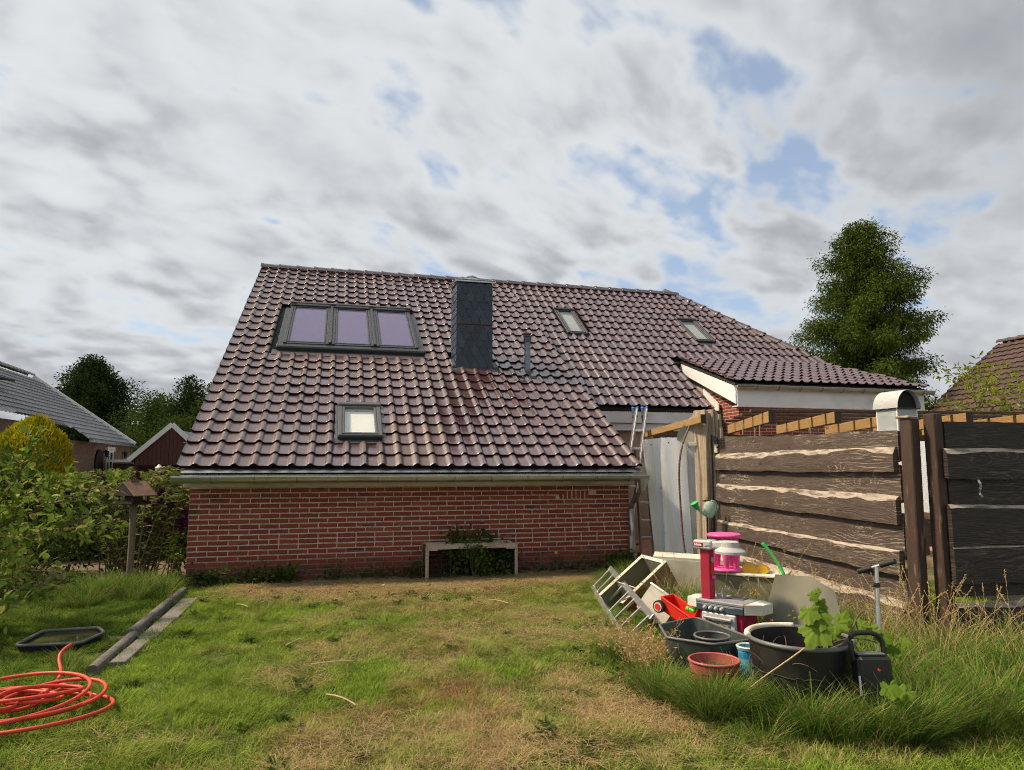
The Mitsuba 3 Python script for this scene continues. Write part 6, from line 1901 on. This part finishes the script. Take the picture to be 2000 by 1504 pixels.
step = .42
for x in np.arange(-3.2, 8.2, step):
    for y in np.arange(-6.9, -.30, step):
        xx_, yy_ = x + rg.uniform(-.12, .12), y + rg.uniform(-.12, .12)
        if not in_view(xx_, yy_) or yy_ > -.38:
            continue
        if abs(xx_ - .17) < .16 and yy_ < -.7 and yy_ > -3.6:
            xx_ += .28 if xx_ > .17 else -.3
        if Point(xx_, yy_).within(wild):
            put("long_grass", "lush_patch", xx_, yy_, 1, rg.uniform(.6, 1.0))
        elif xx_ < -.05:
            if -.86 < xx_ < .13 and -3.2 < yy_ < -2.2:
                put("lawn_grass", "lawn_patch", xx_, yy_, 1, .6)
                continue
            put("long_grass", "lush_patch", xx_, yy_, 1, rg.uniform(.30, .75))
            put("lawn_grass", "lawn_patch", xx_, yy_, 1, 1)
        elif yy_ < -.5:
            put("lawn_grass", "lawn_patch", xx_, yy_, 1.0, rg.uniform(.8, 1.3))
# tufts on the lawn, thicker on the left and towards the camera
for k in range(900):
    x, y = rg.uniform(.3, 6.5), rg.uniform(-6.7, -.5)
    if not in_view(x, y) or Point(x, y).within(wild.buffer(-.1)):
        continue
    g = math.exp(-((x - 2.7) / 1.3) ** 2) * (1 if y < -1 else .8)
    if rg.random() < g * .35:
        continue
    put("lawn_grass", "tuft", x, y, rg.uniform(.5, 1.35), rg.uniform(.4, .95))
# left of the kerb
for k in range(150):
    x, y = rg.uniform(-2.0, .03), rg.uniform(-5.2, -.45)
    if not in_view(x, y) or (-.78 < x < .02 and -3.2 < y < -2.3) or ((x - .06) ** 2 + (y + 4.4) ** 2 < .36 and rg.random() < .8):
        continue
    put("long_grass", "tall_clump", x, y, rg.uniform(.35, .62), rg.uniform(.7, 1.0))
for k in range(60):                                    # lush clump round the bird table
    x, y = rg.normal(-.55, .38), rg.normal(-.55, .28)
    if x < .05 and y < -.2:
        put("long_grass", "tall_clump", x, y, rg.uniform(.55, .95), .95)
# the unmown strip
objs = [Polygon(rim), Point(4.345, -5.405).buffer(.30), Point(4.515, -5.77).buffer(.12), Polygon([(4.33, -4.18), (4.60, -4.56), (4.80, -4.41), (4.55, -4.01)]).buffer(.03), Point(3.92, -5.165).buffer(.17), Point(4.255, -5.015).buffer(.08), Polygon([tuple((CA + CRm @ V(a, b, 0))[:2]) for a, b in ((0, 0), (L, 0), (L, .45), (0, .45))]).buffer(.04),
        Polygon([(4.0, -3.4), (4.5, -3.4), (4.5, -4.1), (4.1, -4.0)])]
n_t = 0
for k in range(2300):
    x, y = rg.uniform(3.5, 6.9), rg.uniform(-6.3, -.8)
    p_ = Point(x, y)
    if not p_.within(wild.buffer(.04)) or any(p_.within(o) for o in objs) or not in_view(x, y, .2):
        continue
    dedge = wild.exterior.distance(p_)
    front = y < -5.0
    # lower where things stand behind, taller by the fence and between the things
    d_cam = (x - CAM[0]) * math.sin(YAW) + (y - CAM[1]) * math.cos(YAW)
    s = rg.uniform(.55, 1.0)
    if x < 4.9 and y < -4.3:
        s *= .70
    if x < 4.6 and -4.3 < y < -2.6:
        s *= .60
    if x > 4.9 and y < -3.4:
        s *= 1.25
    s *= min(1, .55 + dedge * 1.6)
    put("long_grass", "tall_clump", x, y, s, rg.uniform(.8, 1.05))
    n_t += 1
    if n_t > 340:
        break
for k in range(40):
    x, y = rg.normal(5.85, .28), rg.normal(-5.0, .55)
    if x > 5.15 and y > -6.0 and Point(x, y).within(wild):
        put("dry_grass", ("seed_stalk", "dry_clump", "seed_stalk")[k % 3], x, y, rg.uniform(.65, 1.05), 1.0)
for k in range(24):
    x, y = rg.uniform(6.0, 7.3), rg.uniform(-5.4, -4.85)
    put("dry_grass", ("seed_stalk", "dry_clump")[k % 2], x, y, rg.uniform(.45, .8), 1.0)
for x, y, s in ((4.55, -3.35, .8), (4.7, -3.25, .9), (4.85, -3.6, .8), (4.62, -3.75, .8), (4.75, -4.0, .7), (5.3, -3.95, 1.0), (5.5, -3.9, 1.1), (5.2, -4.05, .9), (5.6, -3.3, 1.1), (4.95, -2.95, .8), (5.05, -3.9, .8), (4.0, -4.35, .55), (4.45, -5.0, .5), (4.2, -5.15, .4), (5.75, -2.6, 1.0)):
    put("dry_grass", "seed_stalk", x, y, s)
for k in range(15):
    x, y = rg.normal(3.84, .09), rg.normal(-4.42, .18)
    put("dry_grass", "airy_grass", x, y, rg.uniform(.6, 1.0))
for k in range(7):
    x, y = rg.normal(4.05, .12), rg.normal(-5.25, .1)
    put("dry_grass", "airy_grass", x, y, rg.uniform(.45, .7))
for k in range(130):
    x, y = rg.uniform(.6, 5.0), -.45 - abs(rg.normal(0, .45))
    put("hay_litter", "hay", x, y, rg.uniform(.8, 1.2), z=float(ground_z(x, y)) + .012)
for k in range(60):
    x, y = rg.normal(2.8, 1.1), rg.uniform(-6.0, -1.2)
    if Point(x, y).within(wild) or x < .4:
        continue
    put("hay_litter", "hay", x, y, rg.uniform(.7, 1.1), z=float(ground_z(x, y)) + .022)

# green grass thick in front of the tubs and the planter
for k in range(150):
    t = rg.random()
    if meshkit.noise(V(t * 14, 3.0, 1.0)) < .36:
        continue
    x = np.interp(t, [0, .2, .4, .6, .75, 1], [3.66, 3.76, 4.0, 4.28, 4.6, 5.3]) + rg.normal(0, .07)
    y = np.interp(t, [0, .2, .4, .6, .75, 1], [-4.9, -5.35, -5.62, -5.80, -5.92, -6.02]) + rg.normal(0, .06)
    p_ = Point(x, y)
    if any(p_.within(o) for o in objs[:3]) or ((x - 3.92) ** 2 + (y + 5.165) ** 2) < .17 ** 2 or ((x - 4.255) ** 2 + (y + 5.015) ** 2) < .08 ** 2:
        continue
    put("long_grass", "tall_clump", x, y, rg.uniform(.40, 1.05) * (.75 if t < .45 else 1.0), rg.uniform(.75, 1.0))

for k in range(22):
    put("long_grass", "tall_clump", rg.uniform(3.70, 4.10), rg.uniform(-5.46, -5.37), rg.uniform(.65, .95), 1.0)
for k in range(24):
    put("long_grass", "tall_clump", rg.uniform(4.62, 5.25), rg.uniform(-3.30, -2.90), rg.uniform(.7, 1.05), 1.0)
for k in range(18):
    put("long_grass", "tall_clump", rg.uniform(4.20, 4.85), rg.uniform(-5.98, -5.86), rg.uniform(.60, 1.0), 1.0)
for k in range(20):
    put("long_grass", "tall_clump", rg.uniform(3.70, 3.98), rg.uniform(-4.75, -4.05), rg.uniform(.4, .7), 1.0)
for k in range(3):                                     # broad leaved rosettes: clover, plantain, dandelion
    n = 14
    a = rg.uniform(0, 6.28, n)
    D = np.column_stack([np.cos(a), np.sin(a), rg.uniform(.15, .9, n)])
    m, uv = leafmesh(D * V(.008, .008, .004), D, .03 + .035 * rg.random(n), rg, aspect=.42, flat=.9, rich=True)
    group_of(f"rosette_{k}", m, uv, "foliage_weed")
for k in range(260):
    x, y = rg.uniform(-1.2, 5.2), rg.uniform(-6.6, -.6)
    if in_view(x, y) and not (-.86 < x < .3 and -3.9 < y < -.6) and meshkit.noise(V(x * 1.4, y * 1.4, 2.0)) > .42:
        put("lawn_grass", "rosette", x, y, rg.uniform(.6, 1.3), 1.0, z=float(ground_z(x, y)) + .012)

# loose sticks and a few stones on the lawn
for p, q, l in (((1.66, -4.57), (1.83, -4.78), "long pale straw stick lying on the near lawn"), ((1.55, -3.88), (1.84, -3.86), "pale straw stick lying on the middle of the lawn"), ((1.35, -3.35), (1.45, -3.15), "short pale stick on the green left part of the lawn"),
                ((.78, -1.62), (.90, -1.78), "white stick on the lawn left of the middle, near the wall"), ((3.25, -1.9), (3.4, -2.15), "pale stick on the lawn before the shelf frame")):
    z0, z1 = float(ground_z(*p)) + .045, float(ground_z(*q)) + .04
    single("stick", l, "stick", tube(spline([(*p, z0), ((p[0] + q[0]) / 2 + .01, (p[1] + q[1]) / 2, max(z0, z1) + .006), (*q, z1)], 10), .0045, 6), "straw_stick", group="loose sticks on the lawn")
r = np.random.default_rng(301)
for (x, y, s, l) in ((2.02, -.55, .05, "flat tan wood chip near the wall, left of the shelf frame"), (2.25, -.85, .045, "orange tan chip of wood on the dry grass"), (1.55, -.42, .11, "broken grey slab lying at the wall foot"), (4.35, -.72, .07, "pale brown stone chip in the bare earth by the wall"), (3.95, -3.95, .06, "white scrap lying at the lower end of the ladder")):
    m = moved(box(s * 1.6, s * .7, s * .22, b=s * .06), (x, y, float(ground_z(x, y)) + .03), rot(r.uniform(0, 90), r.normal(0, 6), r.normal(0, 6)))
    single("chip", l, "debris", m, "old_concrete" if "grey" in l or "stone" in l else ("straw_stick" if "tan" in l else "white_plastic"), group="scraps on the lawn and at the wall foot")

# weeds along the wall foot and over the shelf frame
def weed(name, label, pts, seed, size, leaf="foliage_weed", per=26, rad=.07, catg="weeds"):
    r_ = np.random.default_rng(seed)
    t = thing(name, label, catg, "weeds along the brick wall")
    P, D, st = [], [], []
    for p in pts:
        p = V(*p)
        b = V(p[0] + r_.normal(0, .04), p[1] - .01, 0)
        st.append(tube(np.array([b, (b + p) / 2 + r_.normal(0, .015, 3), p]), .0025, 4))
        n = per
        P.append(p + r_.normal(0, 1, (n, 3)) * V(rad, rad * .6, rad * .8))
        D.append(r_.normal(0, .6, (n, 3)) + V(0, -.5, .25))
    P, D = np.vstack(P), np.vstack(D)
    P[:, 2] = np.maximum(P[:, 2], .01)
    P[:, 1] = np.minimum(P[:, 1], -.03)
    m, uv = leafmesh(P, D, size * (.6 + .8 * r_.random(len(P))), r_, aspect=.62, flat=.45, rich=True)
    add("leaves", m, leaf, t, uv=uv, smooth=True)
    add("stems", cat(st), "twig", t)


r = np.random.default_rng(401)
weed("ivy_weeds", "dark leafy weeds at the left foot of the brick wall", [(.05 + 1.25 * r.random(), -.16 - .08 * r.random(), .04 + .10 * r.random()) for k in range(26)], 402, .055)
weed("ivy_weeds", "low weeds at the wall foot left of the shelf frame", [(1.6 + 1.2 * r.random(), -.14 - .10 * r.random(), .03 + .07 * r.random()) for k in range(20)], 403, .042)
pts = [(2.95 + .95 * r.random(), -.12 - .30 * r.random(), .03 + .30 * r.random()) for k in range(44)] + [(3.15 + .45 * r.random(), -.12 - .2 * r.random(), .44 + .10 * r.random()) for k in range(14)] + [(3.35 + .25 * k / 10, -.50, .40 - .035 * k) for k in range(11)]
weed("ivy_weeds", "leafy creeping weeds growing through and over the shelf frame", pts, 404, .05)
weed("ivy_weeds", "low dark weeds at the right foot of the wall by the downpipe", [(5.2 + .5 * r.random(), -.16 - .12 * r.random(), .03 + .16 * r.random()) for k in range(22)], 405, .05)
weed("ivy_weeds", "low weeds and twigs at the wall foot right of the shelf frame", [(4.1 + 1.1 * r.random(), -.13 - .1 * r.random(), .02 + .05 * r.random()) for k in range(16)], 406, .04)
tw = []
for k in range(90):
    p = V(4.0 + 1.0 * r.random(), -.22 - .42 * r.random(), .02 + .05 * r.random())
    d = V(r.normal(), r.normal() * .5, r.normal() * .12) * r.uniform(.06, .2)
    tw.append(tube(spline([p, p + d * .5 + r.normal(0, .012, 3), p + d], 6), .0028, 4))
single("twig_heap", "flat heap of dry twigs on the bare earth by the wall", "twigs", cat(tw), "twig")
labels["twig_heap"]["kind"] = "stuff"
single("wall_plug", "small yellow plastic plug in the brick wall right of the shelf frame", "plug", cyl((4.60, -.002, .235), (4.60, -.012, .235), .020, n=16), "amber_plastic", smooth=40)
# yellow flowers
for (x, y, n, l) in ((5.00, -3.95, 20, "small yellow flowers before the olive cabinet"), (4.72, -4.75, 12, "small yellow flowers beside the toy kitchen"), (6.55, -5.15, 14, "small yellow flowers below the dark fence panel")):
    t = thing("yellow_flowers", l, "flowers", "yellow flowers in the long grass")
    P = np.column_stack([r.normal(x, .12, n), r.normal(y, .10, n), r.uniform(.18, .40, n)])
    add("stems", cat([cyl((p[0] + r.normal(0, .03), p[1] + r.normal(0, .03), 0), p, .0022, .0014, 4) for p in P]), "moss", t)
    q = np.repeat(P, 7, 0)
    m, uv = leafmesh(q, r.normal(size=q.shape) + V(0, 0, .6), .012 + .004 * r.random(len(q)), r, aspect=.8)
    add("blossoms", m, "flower_yellow", t, uv=uv)
